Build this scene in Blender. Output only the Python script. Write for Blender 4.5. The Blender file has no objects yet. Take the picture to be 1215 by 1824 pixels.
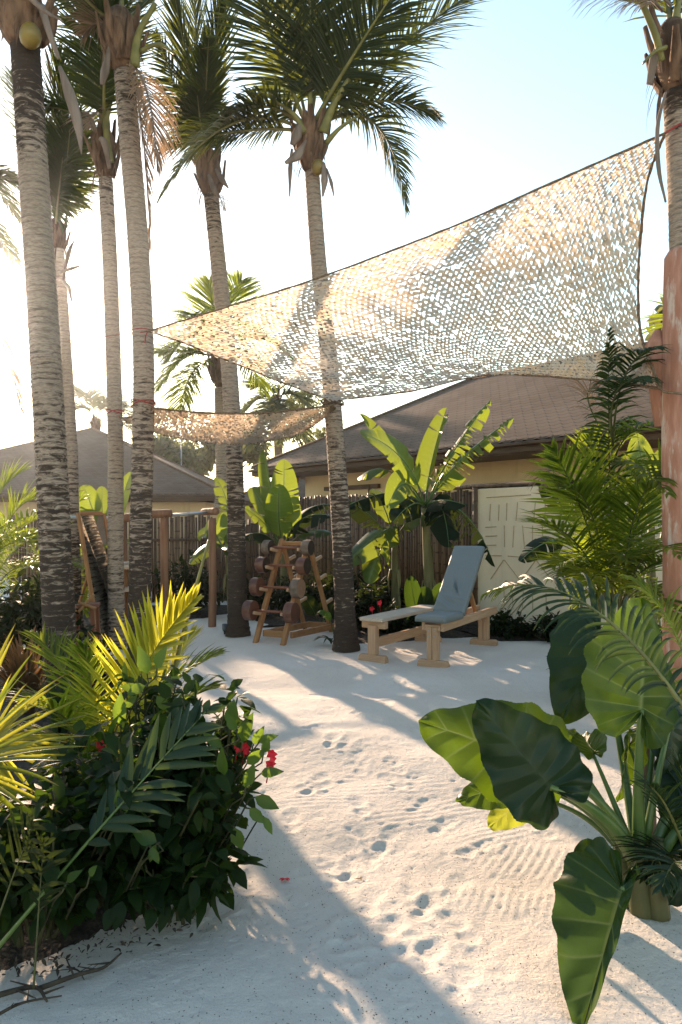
import bpy, math, random
import numpy as np
from mathutils import Vector, Matrix
random.seed(7)
rng = np.random.default_rng(11)
SC = bpy.context.scene
COL = SC.collection
R = math.radians

# ---------------------------------------------------------------- camera
FOC, HZ, CAMH = 1300.0, 930.0, 1.6
cd = bpy.data.cameras.new("camera")
cam = bpy.data.objects.new("camera", cd); COL.objects.link(cam)
cd.sensor_fit = 'VERTICAL'; cd.sensor_height = 36.0; cd.sensor_width = 24.0
cd.lens = FOC / 1824 * 36
cd.shift_y = (HZ - 912) / 1824
cd.clip_start = 0.05; cd.clip_end = 3000
cam.location = (0, 0, CAMH); cam.rotation_euler = (R(90), 0, 0)
SC.camera = cam

# ---------------------------------------------------------------- sky, sun, exposure
SUN_AZ, SUN_EL = R(-23.5), R(16.5)           # azimuth from +Y, negative = to the left
w = bpy.data.worlds.new("World"); SC.world = w; w.use_nodes = True
wn = w.node_tree.nodes; wl = w.node_tree.links
wn.clear()
sky = wn.new('ShaderNodeTexSky'); sky.sky_type = 'NISHITA'; sky.sun_disc = False
sky.sun_elevation = SUN_EL; sky.sun_rotation = SUN_AZ
sky.air_density = 1.5; sky.dust_density = 0.35; sky.ozone_density = 1.2; sky.altitude = 0
bg = wn.new('ShaderNodeBackground'); bg.inputs['Strength'].default_value = 0.106
wo = wn.new('ShaderNodeOutputWorld')
wl.new(sky.outputs[0], bg.inputs[0]); wl.new(bg.outputs[0], wo.inputs[0])
sd = bpy.data.lights.new("sun", 'SUN'); sun = bpy.data.objects.new("sun", sd); COL.objects.link(sun)
sd.energy = 4.05; sd.angle = R(0.9); sd.color = (1.0, 0.72, 0.50)
sv = Vector((math.sin(SUN_AZ) * math.cos(SUN_EL), math.cos(SUN_AZ) * math.cos(SUN_EL), math.sin(SUN_EL)))
sun.rotation_euler = sv.to_track_quat('Z', 'Y').to_euler(); sun.location = sv * 60
SC.view_settings.view_transform = 'Standard'; SC.view_settings.look = 'None'
SC.view_settings.exposure = 1.74; SC.view_settings.gamma = 1.0
SC.cycles.max_bounces = 12; SC.cycles.diffuse_bounces = 6; SC.cycles.transparent_max_bounces = 8
SC.cycles.caustics_reflective = False; SC.cycles.caustics_refractive = False
SC.cycles.sample_clamp_indirect = 6.0

# ---------------------------------------------------------------- helpers
def P(px, py, Y):
    return Vector(((px - 607.5) / FOC * Y, Y, CAMH - (py - HZ) / FOC * Y))
def GX(px, Y, z=0.0):
    return Vector(((px - 607.5) / FOC * Y, Y, z))
def lerp(a, b, t): return a + (b - a) * t
def rnd(a, b): return random.uniform(a, b)
def bez(p0, p1, p2, t): return p0 * (1 - t) ** 2 + p1 * (2 * t * (1 - t)) + p2 * (t * t)
def dbez(p0, p1, p2, t): return ((p1 - p0) * (2 * (1 - t)) + (p2 - p1) * (2 * t))
def spline(pts, n):
    """Catmull-Rom resample of points (any dimension, as Vectors)."""
    q = [pts[0] * 2 - pts[1]] + list(pts) + [pts[-1] * 2 - pts[-2]]
    out = []; m = len(pts) - 1
    for i in range(n + 1):
        t = i / n * m; k = min(int(t), m - 1); f = t - k
        a, b, c, d = q[k:k + 4]
        out.append((b * 2 + (c - a) * f + (a * 2 - b * 5 + c * 4 - d) * f * f + (b * 3 - a - c * 3 + d) * f ** 3) * 0.5)
    return out

class MB:
    def __init__(s): s.v = []; s.f = []; s.m = []; s.a = []
    def vert(s, p, a=(0, 0, 0)):
        s.v.append((p[0], p[1], p[2])); s.a.append(a); return len(s.v) - 1
    def face(s, idx, m=0): s.f.append(tuple(idx)); s.m.append(m)
    def tube(s, pts, rad, n=8, m=0, cap=True, tint=0.0, squash=1.0, up=None):
        if not hasattr(rad, '__len__'): rad = [rad] * len(pts)
        rings = []; L = 0.0
        T = (pts[1] - pts[0]).normalized()
        ref = up or (Vector((0, 0, 1)) if abs(T.z) < .9 else Vector((0, 1, 0)))
        U = (ref - T * ref.dot(T)).normalized()
        for i, p in enumerate(pts):
            T = (pts[min(i + 1, len(pts) - 1)] - pts[max(i - 1, 0)]).normalized()
            U = (U - T * U.dot(T)).normalized(); V = T.cross(U)
            if i: L += (p - pts[i - 1]).length
            rings.append([s.vert(p + (U * math.cos(a) * squash + V * math.sin(a)) * rad[i], (k / n, L, tint))
                          for k in range(n) for a in (2 * math.pi * k / n,)])
        for i in range(len(pts) - 1):
            for k in range(n):
                s.face((rings[i][k], rings[i][(k + 1) % n], rings[i + 1][(k + 1) % n], rings[i + 1][k]), m)
        if cap:
            s.face(rings[0][::-1], m); s.face(rings[-1], m)
        return rings
    def box(s, c, ax, half, m=0, bev=0.0, tint=0.0):
        """box with optional chamfered edges; ax = three unit vectors"""
        ax = [Vector(a).normalized() for a in ax]; c = Vector(c)
        b = min(bev, min(half) * .9)
        if b <= 0:
            ids = [s.vert(c + ax[0] * half[0] * i + ax[1] * half[1] * j + ax[2] * half[2] * k, (i * half[0], j * half[1] + k * half[2], tint))
                   for i in (-1, 1) for j in (-1, 1) for k in (-1, 1)]
            for q in ((0, 1, 3, 2), (4, 6, 7, 5), (0, 4, 5, 1), (2, 3, 7, 6), (0, 2, 6, 4), (1, 5, 7, 3)):
                s.face([ids[i] for i in q], m)
            return
        V = {}
        for i in (-1, 1):
            for j in (-1, 1):
                for k in (-1, 1):
                    sg = (i, j, k)
                    for a in range(3):
                        h = [half[q] - (b if q != a else 0) for q in range(3)]
                        V[(sg, a)] = s.vert(c + sum((ax[q] * (sg[q] * h[q]) for q in range(3)), Vector()),
                                            (sg[0] * half[0], sg[1] * half[1] + sg[2] * half[2], tint))
        for a in range(3):
            o = [q for q in range(3) if q != a]
            for sgn in (-1, 1):
                quad = []
                for (p, q) in ((-1, -1), (1, -1), (1, 1), (-1, 1)):
                    sg = [0, 0, 0]; sg[a] = sgn; sg[o[0]] = p; sg[o[1]] = q
                    quad.append(V[(tuple(sg), a)])
                s.face(quad, m)
            for p in (-1, 1):            # edge chamfer parallel to axis a
                for q in (-1, 1):
                    sg0 = [0, 0, 0]; sg0[o[0]] = p; sg0[o[1]] = q; sg1 = list(sg0); sg0[a] = -1; sg1[a] = 1
                    s.face((V[(tuple(sg0), o[0])], V[(tuple(sg1), o[0])], V[(tuple(sg1), o[1])], V[(tuple(sg0), o[1])]), m)
        for i in (-1, 1):
            for j in (-1, 1):
                for k in (-1, 1):
                    s.face([V[((i, j, k), a)] for a in range(3)], m)
    def beam(s, p, q, wdt, hgt, side=None, m=0, bev=.006, tint=0.0):
        """squared timber from p to q; side = direction of its width"""
        p = Vector(p); q = Vector(q); T = (q - p).normalized()
        side = Vector(side) if side else (Vector((0, 0, 1)).cross(T) if abs(T.z) < .95 else Vector((1, 0, 0)))
        side = (side - T * side.dot(T)).normalized(); up = T.cross(side)
        s.box((p + q) / 2, (T, side, up), ((q - p).length / 2, wdt / 2, hgt / 2), m, bev, tint)
    def build(s, name, mats, parent=None, smooth=True, fix=False):
        me = bpy.data.meshes.new(name)
        me.from_pydata(s.v, [], s.f)
        if not isinstance(mats, (list, tuple)): mats = [mats]
        for mm in mats: me.materials.append(mm)
        if len(mats) > 1: me.polygons.foreach_set('material_index', s.m)
        at = me.attributes.new('suv', 'FLOAT_VECTOR', 'POINT')
        at.data.foreach_set('vector', np.array(s.a, dtype=np.float32).ravel())
        if smooth: me.polygons.foreach_set('use_smooth', [True] * len(s.f))
        if fix:
            import bmesh
            bm = bmesh.new(); bm.from_mesh(me); bmesh.ops.recalc_face_normals(bm, faces=bm.faces); bm.to_mesh(me); bm.free()
        me.update()
        o = bpy.data.objects.new(name, me); COL.objects.link(o)
        if parent: o.parent = parent
        return o

def tag(o, label, cat, group=None, kind=None):
    if label: o['label'] = label
    if cat: o['category'] = cat
    if group: o['group'] = group
    if kind: o['kind'] = kind
    return o
class Thing:
    """an Empty at the base of a thing; parts are built in world space and re-based"""
    def __init__(s, name, label, cat, loc, group=None):
        s.o = bpy.data.objects.new(name, None); COL.objects.link(s.o)
        s.o.empty_display_size = .2
        s.loc = Vector(loc); s.o.location = s.loc; tag(s.o, label, cat, group)
    def part(s, name, mb, mats, smooth=True, fix=False, parent=None, label=None):
        L = s.loc
        mb.v = [(x - L.x, y - L.y, z - L.z) for x, y, z in mb.v]
        o = mb.build(name, mats, parent or s.o, smooth, fix)
        if label: o['label'] = label
        return o

GLARE_HAZE_D, GLARE_HAZE_G = 0.0007, 0.92  # scattering air added to make the lens glare round the sun
def make_glare_haze():
    b = MB(); b.box((0, 42, 8.5), ((1, 0, 0), (0, 1, 0), (0, 0, 1)), (101, 85, 9.7))
    m = bpy.data.materials.new('glare_haze_air'); m.use_nodes = True; t = m.node_tree; t.nodes.clear()
    o = t.nodes.new('ShaderNodeOutputMaterial'); v = t.nodes.new('ShaderNodeVolumePrincipled')
    v.inputs['Color'].default_value = (.80, .88, 1.0, 1); v.inputs['Density'].default_value = GLARE_HAZE_D; v.inputs['Anisotropy'].default_value = GLARE_HAZE_G
    t.links.new(v.outputs[0], o.inputs['Volume'])
    h = b.build('glare_haze', m, smooth=False); tag(h, 'thin air volume added for the glare round the sun', 'glare_haze', kind='stuff')

# ---------------------------------------------------------------- materials
class NT:
    def __init__(s, name):
        s.m = bpy.data.materials.new(name); s.m.use_nodes = True
        s.t = s.m.node_tree; s.t.nodes.clear()
        s.out = s.n('ShaderNodeOutputMaterial')
        s.at = None
    def n(s, typ, ins=None, **kw):
        nd = s.t.nodes.new(typ)
        for k, v in kw.items(): setattr(nd, k, v)
        for k, v in (ins or {}).items():
            if isinstance(v, bpy.types.NodeSocket): s.t.links.new(v, nd.inputs[k])
            else: nd.inputs[k].default_value = v
        return nd
    def suv(s):
        if not s.at:
            s.at = s.n('ShaderNodeAttribute', attribute_name='suv')
            s.xyz = s.n('ShaderNodeSeparateXYZ', {0: s.at.outputs['Vector']})
        return s.at.outputs['Vector'], s.xyz.outputs[0], s.xyz.outputs[1], s.xyz.outputs[2]
    def obj(s): return s.n('ShaderNodeTexCoord').outputs['Object']
    def noise(s, vec, scale, detail=3, rough=.55, dist=0.0):
        return s.n('ShaderNodeTexNoise', {'Vector': vec, 'Scale': scale, 'Detail': detail, 'Roughness': rough, 'Distortion': dist}).outputs['Fac']
    def map(s, vec, scale):
        return s.n('ShaderNodeMapping', {'Vector': vec, 'Scale': scale}).outputs[0]
    def math(s, op, a, b=0.0, c=0.0):
        return s.n('ShaderNodeMath', {0: a, 1: b, 2: c}, operation=op).outputs[0]
    def ramp(s, fac, stops):
        r = s.n('ShaderNodeValToRGB', {0: fac}); e = r.color_ramp.elements
        while len(e) < len(stops): e.new(.5)
        for i, (p, c) in enumerate(stops):
            e[i].position = p; e[i].color = (*c, 1) if len(c) == 3 else c
        return r.outputs[0]
    def mix(s, fac, a, b, typ='MIX'):
        nd = s.n('ShaderNodeMix', data_type='RGBA', blend_type=typ)
        for k, v in ((0, fac), (6, a), (7, b)):
            if isinstance(v, bpy.types.NodeSocket): s.t.links.new(v, nd.inputs[k])
            else: nd.inputs[k].default_value = v if k == 0 else ((*v, 1) if len(v) == 3 else v)
        return nd.outputs[2]
    def smooth(s, x, a, b):
        return s.n('ShaderNodeMapRange', {0: x, 1: a, 2: b}, interpolation_type='SMOOTHSTEP').outputs[0]
    def bump(s, h, strength=.3, dist=.01):
        return s.n('ShaderNodeBump', {'Height': h, 'Strength': strength, 'Distance': dist}).outputs[0]
    def bsdf(s, color, rough=.7, normal=None, spec=.4, metal=0.0, **ex):
        ins = {'Base Color': color if isinstance(color, bpy.types.NodeSocket) else (*color, 1), 'Roughness': rough, 'Specular IOR Level': spec, 'Metallic': metal}
        if normal: ins['Normal'] = normal
        ins.update(ex)
        return s.n('ShaderNodeBsdfPrincipled', ins).outputs[0]
    def finish(s, sh):
        s.t.links.new(sh, s.out.inputs[0]); return s.m

def leaf_mat(name, dark, light, trans, tw=.45, rough=.4, tip=None, vein=None, noise_scale=9, spec=.28, veined=False):
    """dark/light: reflected colours picked by the per-leaf tint (suv.z); trans: transmitted colour; tip: colour at suv.y>.9"""
    k = NT(name); vec, u, v, t = k.suv()
    ns = k.noise(k.obj(), noise_scale, 4)
    f = k.math('ADD', k.math('MULTIPLY', ns, .5), k.math('MULTIPLY', t, .75))
    f = k.math('SUBTRACT', f, .12)
    f = k.math('ADD', f, k.math('MULTIPLY', k.math('SUBTRACT', k.noise(k.obj(), noise_scale * 5, 4, .7), .5), .5)) if veined else f
    c = k.mix(f, dark, light); tc = k.mix(f, tuple(x * .75 for x in trans), trans)
    if veined:
        c = k.mix(k.math('MULTIPLY', u, .6), c, vein); tc = k.mix(k.math('MULTIPLY', u, .7), tc, tuple(x * .8 for x in vein))
    if veined:      # bites and dead spots
        sp_ = k.smooth(k.noise(k.obj(), 17, 5, .7, .8), .69, .73)
        c = k.mix(sp_, c, (.10, .065, .025)); tc = k.mix(sp_, tc, (.16, .10, .03))
    if tip:
        tf = k.math('MULTIPLY', k.smooth(k.math('ADD', v, k.math('MULTIPLY', t, .12)), .93, 1.1), .9)
        c = k.mix(tf, c, tip); tc = k.mix(tf, tc, tip)
    nrm = k.bump(k.noise(k.map(vec, (60, 6, 1)) if not veined else k.obj(), 14, 3), .15, .01)
    b = k.bsdf(c, rough, nrm, spec)
    tr = k.n('ShaderNodeBsdfTranslucent', {'Color': tc, 'Normal': nrm}).outputs[0]
    return k.finish(k.n('ShaderNodeMixShader', {0: tw, 1: b, 2: tr}).outputs[0])

M = {}
M['leaf_coco'] = leaf_mat('coconut_leaf', (.012, .022, .008), (.032, .046, .014), (.17, .20, .022), .36, .45, tip=(.22, .15, .07))
M['leaf_areca'] = leaf_mat('areca_leaf', (.014, .032, .008), (.034, .062, .012), (.38, .48, .03), .48, .42, tip=(.30, .20, .07))
M['leaf_sunlit'] = leaf_mat('sunlit_palm_leaf', (.09, .12, .02), (.16, .18, .03), (.72, .70, .06), .55, .4, tip=(.42, .22, .05))  # areca leaf with the backlit glow put into brighter yellow colours
M['leaf_broad'] = leaf_mat('broad_palm_leaf', (.010, .026, .013), (.021, .044, .020), (.10, .16, .02), .28, .40, tip=(.10, .11, .04))
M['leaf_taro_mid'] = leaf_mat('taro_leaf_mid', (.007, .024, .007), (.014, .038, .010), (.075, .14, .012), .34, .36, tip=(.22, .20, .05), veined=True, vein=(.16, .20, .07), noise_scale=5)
M['leaf_taro_dark'] = leaf_mat('taro_leaf_shaded_side', (.006, .019, .007), (.012, .032, .010), (.06, .12, .010), .22, .36, tip=(.06, .05, .02), veined=True, vein=(.022, .045, .020), noise_scale=5)  # shaded copy of the taro leaf: the shade is put into its colour
M['leaf_banana'] = leaf_mat('banana_leaf', (.017, .044, .012), (.040, .080, .021), (.30, .38, .028), .45, .36, tip=(.25, .20, .06), veined=True, vein=(.30, .36, .12), noise_scale=4)
M['leaf_taro'] = leaf_mat('taro_leaf', (.007, .024, .004), (.016, .042, .006), (.15, .25, .010), .38, .38, tip=(.22, .22, .05), veined=True, vein=(.26, .32, .11), noise_scale=5)
M['leaf_taro_old'] = leaf_mat('taro_leaf_yellow', (.12, .15, .02), (.18, .20, .025), (.42, .46, .04), .48, .4, tip=(.35, .14, .04), veined=True, vein=(.45, .45, .12), noise_scale=5)
M['leaf_hibiscus'] = leaf_mat('hibiscus_leaf', (.005, .013, .005), (.013, .030, .009), (.10, .18, .016), .30, .5, spec=.12)
M['leaf_hibiscus_bright'] = leaf_mat('hibiscus_young_leaf', (.025, .065, .014), (.045, .10, .022), (.26, .40, .035), .42, .34)
M['leaf_dark'] = leaf_mat('shade_leaf', (.005, .012, .005), (.011, .022, .007), (.06, .085, .012), .3, .55, spec=.1)  # near-black green: shade on these leaves is put into their colour
M['leaf_red'] = leaf_mat('bronze_leaf', (.035, .022, .014), (.085, .050, .025), (.32, .16, .05), .35, .4)
M['leaf_dry'] = leaf_mat('dry_leaf', (.16, .11, .07), (.28, .20, .14), (.42, .28, .17), .35, .7)
M['leaf_far'] = leaf_mat('far_tree_leaf', (.05, .065, .030), (.085, .10, .045), (.30, .32, .10), .4, .6)

def simple(name, c1, c2, scale=8, rough=.7, stretch=(1, 1, 1), bump=.25, bd=.01, spec=.3, detail=4, metal=0):
    k = NT(name); v = k.map(k.obj(), stretch); ns = k.noise(v, scale, detail)
    f = k.smooth(ns, .3, .7)
    return k.finish(k.bsdf(k.mix(f, c1, c2), rough, k.bump(ns, bump, bd), spec, metal))
M['rachis'] = simple('palm_rachis', (.12, .12, .04), (.20, .19, .06), 6, .45)
M['rachis_dark'] = simple('dark_rachis', (.05, .06, .025), (.09, .10, .035), 6, .45)
M['petiole'] = simple('green_petiole', (.045, .095, .018), (.095, .145, .030), 5, .38, bump=.08, spec=.5)
M['fibre'] = simple('palm_fibre', (.06, .036, .022), (.20, .125, .08), 14, .95, (1, 1, .15), .8, .03)
M['spathe'] = simple('dry_spathe', (.13, .10, .08), (.24, .19, .16), 10, .8, (1, 1, .1), .4)
M['coconut'] = simple('green_coconut', (.13, .095, .018), (.21, .15, .026), 5, .35, spec=.5)
M['taro_stem'] = simple('taro_stem', (.05, .06, .02), (.11, .10, .045), 8, .55, (1, 1, .3), .3)
M['pseudostem'] = simple('banana_stem', (.10, .09, .035), (.22, .20, .09), 6, .6, (1, 1, .2))
M['stick'] = simple('dry_stick', (.03, .022, .015), (.09, .065, .045), 12, .9)
M['twig'] = simple('green_twig', (.03, .035, .015), (.07, .07, .03), 12, .8)
M['flower'] = simple('hibiscus_petal', (.55, .012, .025), (.72, .03, .05), 9, .55)
M['steel'] = simple('steel_pipe', (.32, .35, .38), (.42, .45, .48), 5, .35, metal=.8, bump=.02)
M['black'] = simple('black_plastic', (.012, .012, .013), (.022, .022, .024), 9, .5)
M['grey_plastic'] = simple('grey_plastic', (.07, .08, .09), (.11, .12, .13), 9, .5)
M['rope_red'] = simple('red_cord', (.20, .03, .03), (.34, .06, .05), 40, .9)
M['rope'] = simple('brown_rope', (.10, .065, .04), (.24, .17, .11), 60, .95, bump=.6)
M['fascia'] = simple('stained_fascia', (.060, .036, .022), (.095, .058, .036), 3, .6, (1, 1, 6))
M['wood_board'] = simple('orange_board', (.30, .15, .05), (.40, .21, .08), 5, .6)
M['soil'] = simple('dark_soil', (.016, .012, .009), (.06, .046, .034), 20, .98, bump=1, bd=.03)

def wood(name, c1, c2, c3, rough=.6, scale=1.0):
    """grain runs along suv.x (the length of a squared timber)"""
    k = NT(name); vec, u, v, t = k.suv(); ob = k.obj()
    g = k.noise(k.n('ShaderNodeVectorMath', {0: k.map(vec, (1.5 * scale, 45 * scale, 1)), 1: ob}, operation='ADD').outputs[0], 1.6, 5, .6, .4)
    big = k.noise(ob, 3.5, 2)
    c = k.mix(k.smooth(g, .3, .72), c1, c2); c = k.mix(k.smooth(big, .5, .75), c, c3)
    return k.finish(k.bsdf(c, rough, k.bump(g, .2, .005), .3))
M['wood_pale'] = wood('pale_timber', (.36, .215, .125), (.48, .325, .21), (.42, .26, .15))
M['wood_weathered'] = wood('sanded_pale_plank', (.40, .32, .25), (.52, .44, .36), (.44, .34, .25))
M['wood_rack'] = wood('orange_timber', (.26, .125, .05), (.38, .20, .09), (.20, .09, .035))
M['wood_red'] = wood('red_dowel', (.16, .055, .03), (.24, .09, .05), (.12, .04, .022), .45)
M['log_side'] = simple('polished_log', (.075, .029, .019), (.155, .066, .043), 9, .32, spec=.5)
M['log_bark'] = simple('grey_bark_log', (.11, .085, .066), (.19, .145, .12), 15, .8, (1, 1, 1), .5)
M['log_post'] = simple('barkless_log', (.15, .07, .04), (.30, .165, .10), 10, .75, (1, 1, .12), .35)
M['log_end'] = simple('sawn_log_end', (.22, .13, .08), (.36, .23, .15), 16, .8)

def log_face(name, c1, c2):
    k = NT(name); vec, u, v, t = k.suv()      # u = radius 0..1
    rg = k.math('SINE', k.math('MULTIPLY', k.math('ADD', u, k.math('MULTIPLY', k.noise(k.obj(), 14, 3), .22)), 46))
    c = k.mix(k.math('MULTIPLY_ADD', rg, .5, .5), c1, c2)
    return k.finish(k.bsdf(c, .6, None, .3))
M['log_face_red'] = log_face('red_log_face', (.085, .032, .022), (.125, .052, .034))
M['log_face_dark'] = log_face('dark_log_face', (.022, .014, .011), (.038, .024, .018))
M['log_face_pale'] = log_face('pale_log_face', (.24, .13, .08), (.34, .20, .13))

def trunk_mat():
    k = NT('coconut_trunk'); vec, u, v, t = k.suv()       # u = moss stain 0..1, v = height along, t = ring phase 0..1
    ob = k.obj()
    ph, st = t, u
    n1 = k.noise(k.map(ob, (6, 6, 21)), 1.0, 6, .7, 1.2)
    n2 = k.noise(k.map(ob, (22, 22, 160)), 1.0, 3, .6)
    n3 = k.noise(ob, 2.6, 3)
    base = k.mix(n3, (.30, .235, .18), (.43, .36, .295))
    base = k.mix(k.smooth(n2, .38, .66), base, (.24, .18, .135))
    ringdark = k.math('MULTIPLY', k.smooth(ph, .62, .95), k.smooth(n1, .36, .58))
    c = k.mix(k.math('MULTIPLY', ringdark, .45), base, (.075, .052, .038))
    sm = k.math('SUBTRACT', k.math('ADD', k.math('MULTIPLY_ADD', ph, .11, n1), k.math('MULTIPLY', st, .42)), .335)
    c = k.mix(k.smooth(sm, .385, .55), c, k.mix(n2, (.016, .012, .010), (.085, .062, .047)))
    h = k.math('ADD', k.math('MULTIPLY', n2, .5), n1)
    return k.finish(k.bsdf(c, .9, k.bump(h, .7, .02), .15))
M['trunk'] = trunk_mat()

def sand_mat():
    k = NT('white_sand'); ob = k.obj()
    n1 = k.noise(ob, 1.1, 4); n2 = k.noise(ob, 55, 4, .65); n3 = k.noise(ob, 420, 2)
    c = k.mix(k.smooth(n1, .3, .7), (.64, .58, .51), (.70, .645, .58))
    c = k.mix(k.math('MULTIPLY', k.smooth(n3, .45, .75), .25), c, (.33, .27, .22))
    sp = k.n('ShaderNodeTexVoronoi', {'Vector': ob, 'Scale': 48.0, 'Randomness': 1.0})
    area = k.smooth(k.noise(ob, 1.6, 3), .40, .62)
    keep = k.math('LESS_THAN', k.n('ShaderNodeSeparateColor', {0: sp.outputs['Color']}).outputs[0], .42)
    spk = k.math('MULTIPLY', k.math('MULTIPLY', k.math('LESS_THAN', sp.outputs['Distance'], .17), keep), area)
    c = k.mix(k.math('MULTIPLY', spk, .7), c, (.15, .12, .095))
    h = k.math('ADD', k.math('MULTIPLY', n2, 1.0), k.math('MULTIPLY', n3, .35))
    return k.finish(k.bsdf(c, .95, k.bump(h, .85, .014), .12))
M['sand'] = sand_mat()

def roof_mat():
    k = NT('bitumen_shingle'); vec, u, v, t = k.suv()      # u along the eave, v up the slope, in metres
    vv = k.math('DIVIDE', v, .16); row = k.math('FLOOR', vv); fv = k.math('SUBTRACT', vv, row)
    uu = k.math('ADD', k.math('DIVIDE', u, .24), k.math('MULTIPLY', k.math('MODULO', row, 2.0), .5))
    fu = k.math('SUBTRACT', uu, k.math('FLOOR', uu))
    du = k.math('MULTIPLY', k.math('ABSOLUTE', k.math('SUBTRACT', fu, .5)), 2.0)     # 0 centre .. 1 joint
    edge = k.math('SUBTRACT', fv, k.math('MULTIPLY', k.math('POWER', du, 1.6), .42))  # scalloped lower edge
    line = k.math('SUBTRACT', 1.0, k.smooth(k.math('ABSOLUTE', edge), .03, .17))
    wn_ = k.n('ShaderNodeTexWhiteNoise', {'Vector': k.n('ShaderNodeCombineXYZ', {0: k.math('FLOOR', uu), 1: row}).outputs[0]}, noise_dimensions='2D').outputs['Value']
    big = k.noise(vec, .6, 4)
    c = k.mix(wn_, (.118, .078, .052), (.155, .106, .074))
    c = k.mix(k.smooth(big, .4, .7), c, (.165, .116, .083))
    c = k.mix(k.math('MULTIPLY', line, .62), c, (.05, .036, .028))
    return k.finish(k.bsdf(c, .9, k.bump(k.math('ADD', fv, k.math('MULTIPLY', line, -.6)), .6, .02), .2))
M['roof'] = roof_mat()

def stucco(name, c1, c2):
    k = NT(name); ob = k.obj()
    n1 = k.noise(ob, .9, 5, .6); n2 = k.noise(ob, 45, 3); n3 = k.noise(k.map(ob, (4, 4, .5)), 1.5, 4)
    c = k.mix(k.smooth(n1, .3, .7), c1, c2)
    c = k.mix(k.math('MULTIPLY', k.smooth(n3, .52, .8), .35), c, tuple(x * .62 for x in c1))
    return k.finish(k.bsdf(c, .9, k.bump(n2, .3, .01), .15))
M['stucco'] = stucco('ochre_stucco', (.56, .435, .265), (.64, .51, .33))
M['stucco_cream'] = stucco('cream_plaster', (.72, .595, .44), (.78, .66, .50))
M['groove'] = simple('plaster_groove', (.38, .29, .18), (.46, .36, .23), 20, .95)

def bamboo_mat():
    k = NT('bamboo_pole'); vec, u, v, t = k.suv()          # v = height, t = per-pole tint
    nv = k.math('ADD', k.math('DIVIDE', v, .34), k.math('MULTIPLY', t, 7.3))
    fr = k.math('ABSOLUTE', k.math('SUBTRACT', k.math('FRACT', nv), .5))
    node_ = k.math('SUBTRACT', 1.0, k.smooth(fr, .02, .06))
    ns = k.noise(k.map(k.obj(), (30, 30, 2)), 1, 4)
    c = k.mix(t, (.085, .045, .025), (.22, .135, .078)); c = k.mix(k.smooth(ns, .45, .75), c, (.055, .032, .019))
    c = k.mix(k.math('MULTIPLY', node_, .8), c, (.05, .03, .02))
    return k.finish(k.bsdf(c, .55, k.bump(node_, .4, .01), .35))
M['bamboo'] = bamboo_mat()

def pad_mat():
    k = NT('grey_blue_vinyl'); ob = k.obj()
    ns = k.noise(ob, 160, 2); n2 = k.noise(ob, 5, 3)
    c = k.mix(n2, (.135, .16, .168), (.165, .19, .198))
    return k.finish(k.bsdf(c, .55, k.bump(ns, .2, .003), .4))
M['pad'] = pad_mat()
k = NT('mirror_glass'); M['mirror'] = k.finish(k.bsdf((.60, .62, .60), .03, None, .5, 1.0))

def pillar_mat():
    k = NT('pink_render'); ob = k.obj()
    n1 = k.noise(k.map(ob, (5, 5, 1.2)), 1.6, 5, .65); n2 = k.noise(k.map(ob, (14, 14, 3)), 1.3, 4)
    c = k.mix(k.smooth(n2, .35, .7), (.33, .155, .105), (.45, .245, .18))
    c = k.mix(k.smooth(n1, .54, .64), c, (.50, .40, .34))
    return k.finish(k.bsdf(c, .85, k.bump(n1, .3, .02), .2))
M['pillar'] = pillar_mat()

def net_mat(nm='camouflage_net', dk=1.0, tw=.58):
    k = NT(nm); vec, u, v, t = k.suv()        # u,v over the sail, t random per scrap
    n1 = k.noise(k.map(vec, (3.2, 2.0, 0)), 1.6, 3); n2 = k.noise(k.map(vec, (9, 5, 0)), 1.7, 3, .6, .8)
    c = k.mix(k.smooth(n1, .46, .53), (.74, .55, .37), (.64, .57, .50))
    c = k.mix(k.math('MULTIPLY', t, .5), c, (.74, .64, .52))
    c = k.mix(k.math('MULTIPLY', k.smooth(n2, .62, .70), .85), c, (.11, .105, .10))
    c = k.mix(1.0 - dk, c, (.20, .13, .075))
    b = k.bsdf(c, .75, None, .2)
    tr = k.n('ShaderNodeBsdfTranslucent', {'Color': k.mix(.35, c, (.9, .74, .54))}).outputs[0]
    return k.finish(k.n('ShaderNodeMixShader', {0: tw, 1: b, 2: tr}).outputs[0])
M['net'] = net_mat(); M['net_tan'] = net_mat('tan_camouflage_net', .45, .42)
# ================================================================ ground
def vnoise(x, y, seed):
    r = np.random.default_rng(seed); L = r.random((256, 256)).astype(np.float32)
    xi = np.floor(x).astype(int); yi = np.floor(y).astype(int); fx = x - xi; fy = y - yi
    fx = fx * fx * (3 - 2 * fx); fy = fy * fy * (3 - 2 * fy)
    a = L[xi % 256, yi % 256]; b = L[(xi + 1) % 256, yi % 256]; c = L[xi % 256, (yi + 1) % 256]; d = L[(xi + 1) % 256, (yi + 1) % 256]
    return (a * (1 - fx) + b * fx) * (1 - fy) + (c * (1 - fx) + d * fx) * fy - .5
def axis(segs):
    out = [segs[0][0]]
    for a, b, st in segs:
        n = max(1, int(round((b - a) / st))); out += list(a + (b - a) * (np.arange(n) + 1) / n)
    return np.array(out)
gx = axis([(-90, -40, 10), (-40, -8, 2), (-8, -2.2, .08), (-2.2, -1.1, .03), (-1.1, 1.9, .0115), (1.9, 3.2, .03), (3.2, 8, .08), (8, 40, 2), (40, 90, 10)])
gy = axis([(-40, -4, 6), (-4, 1.2, .3), (1.2, 2.1, .05), (2.1, 5.2, .0115), (5.2, 8.2, .022), (8.2, 11.5, .05), (11.5, 22, .3), (22, 60, 3), (60, 120, 10)])
X, Yg = np.meshgrid(gx, gy)
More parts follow.
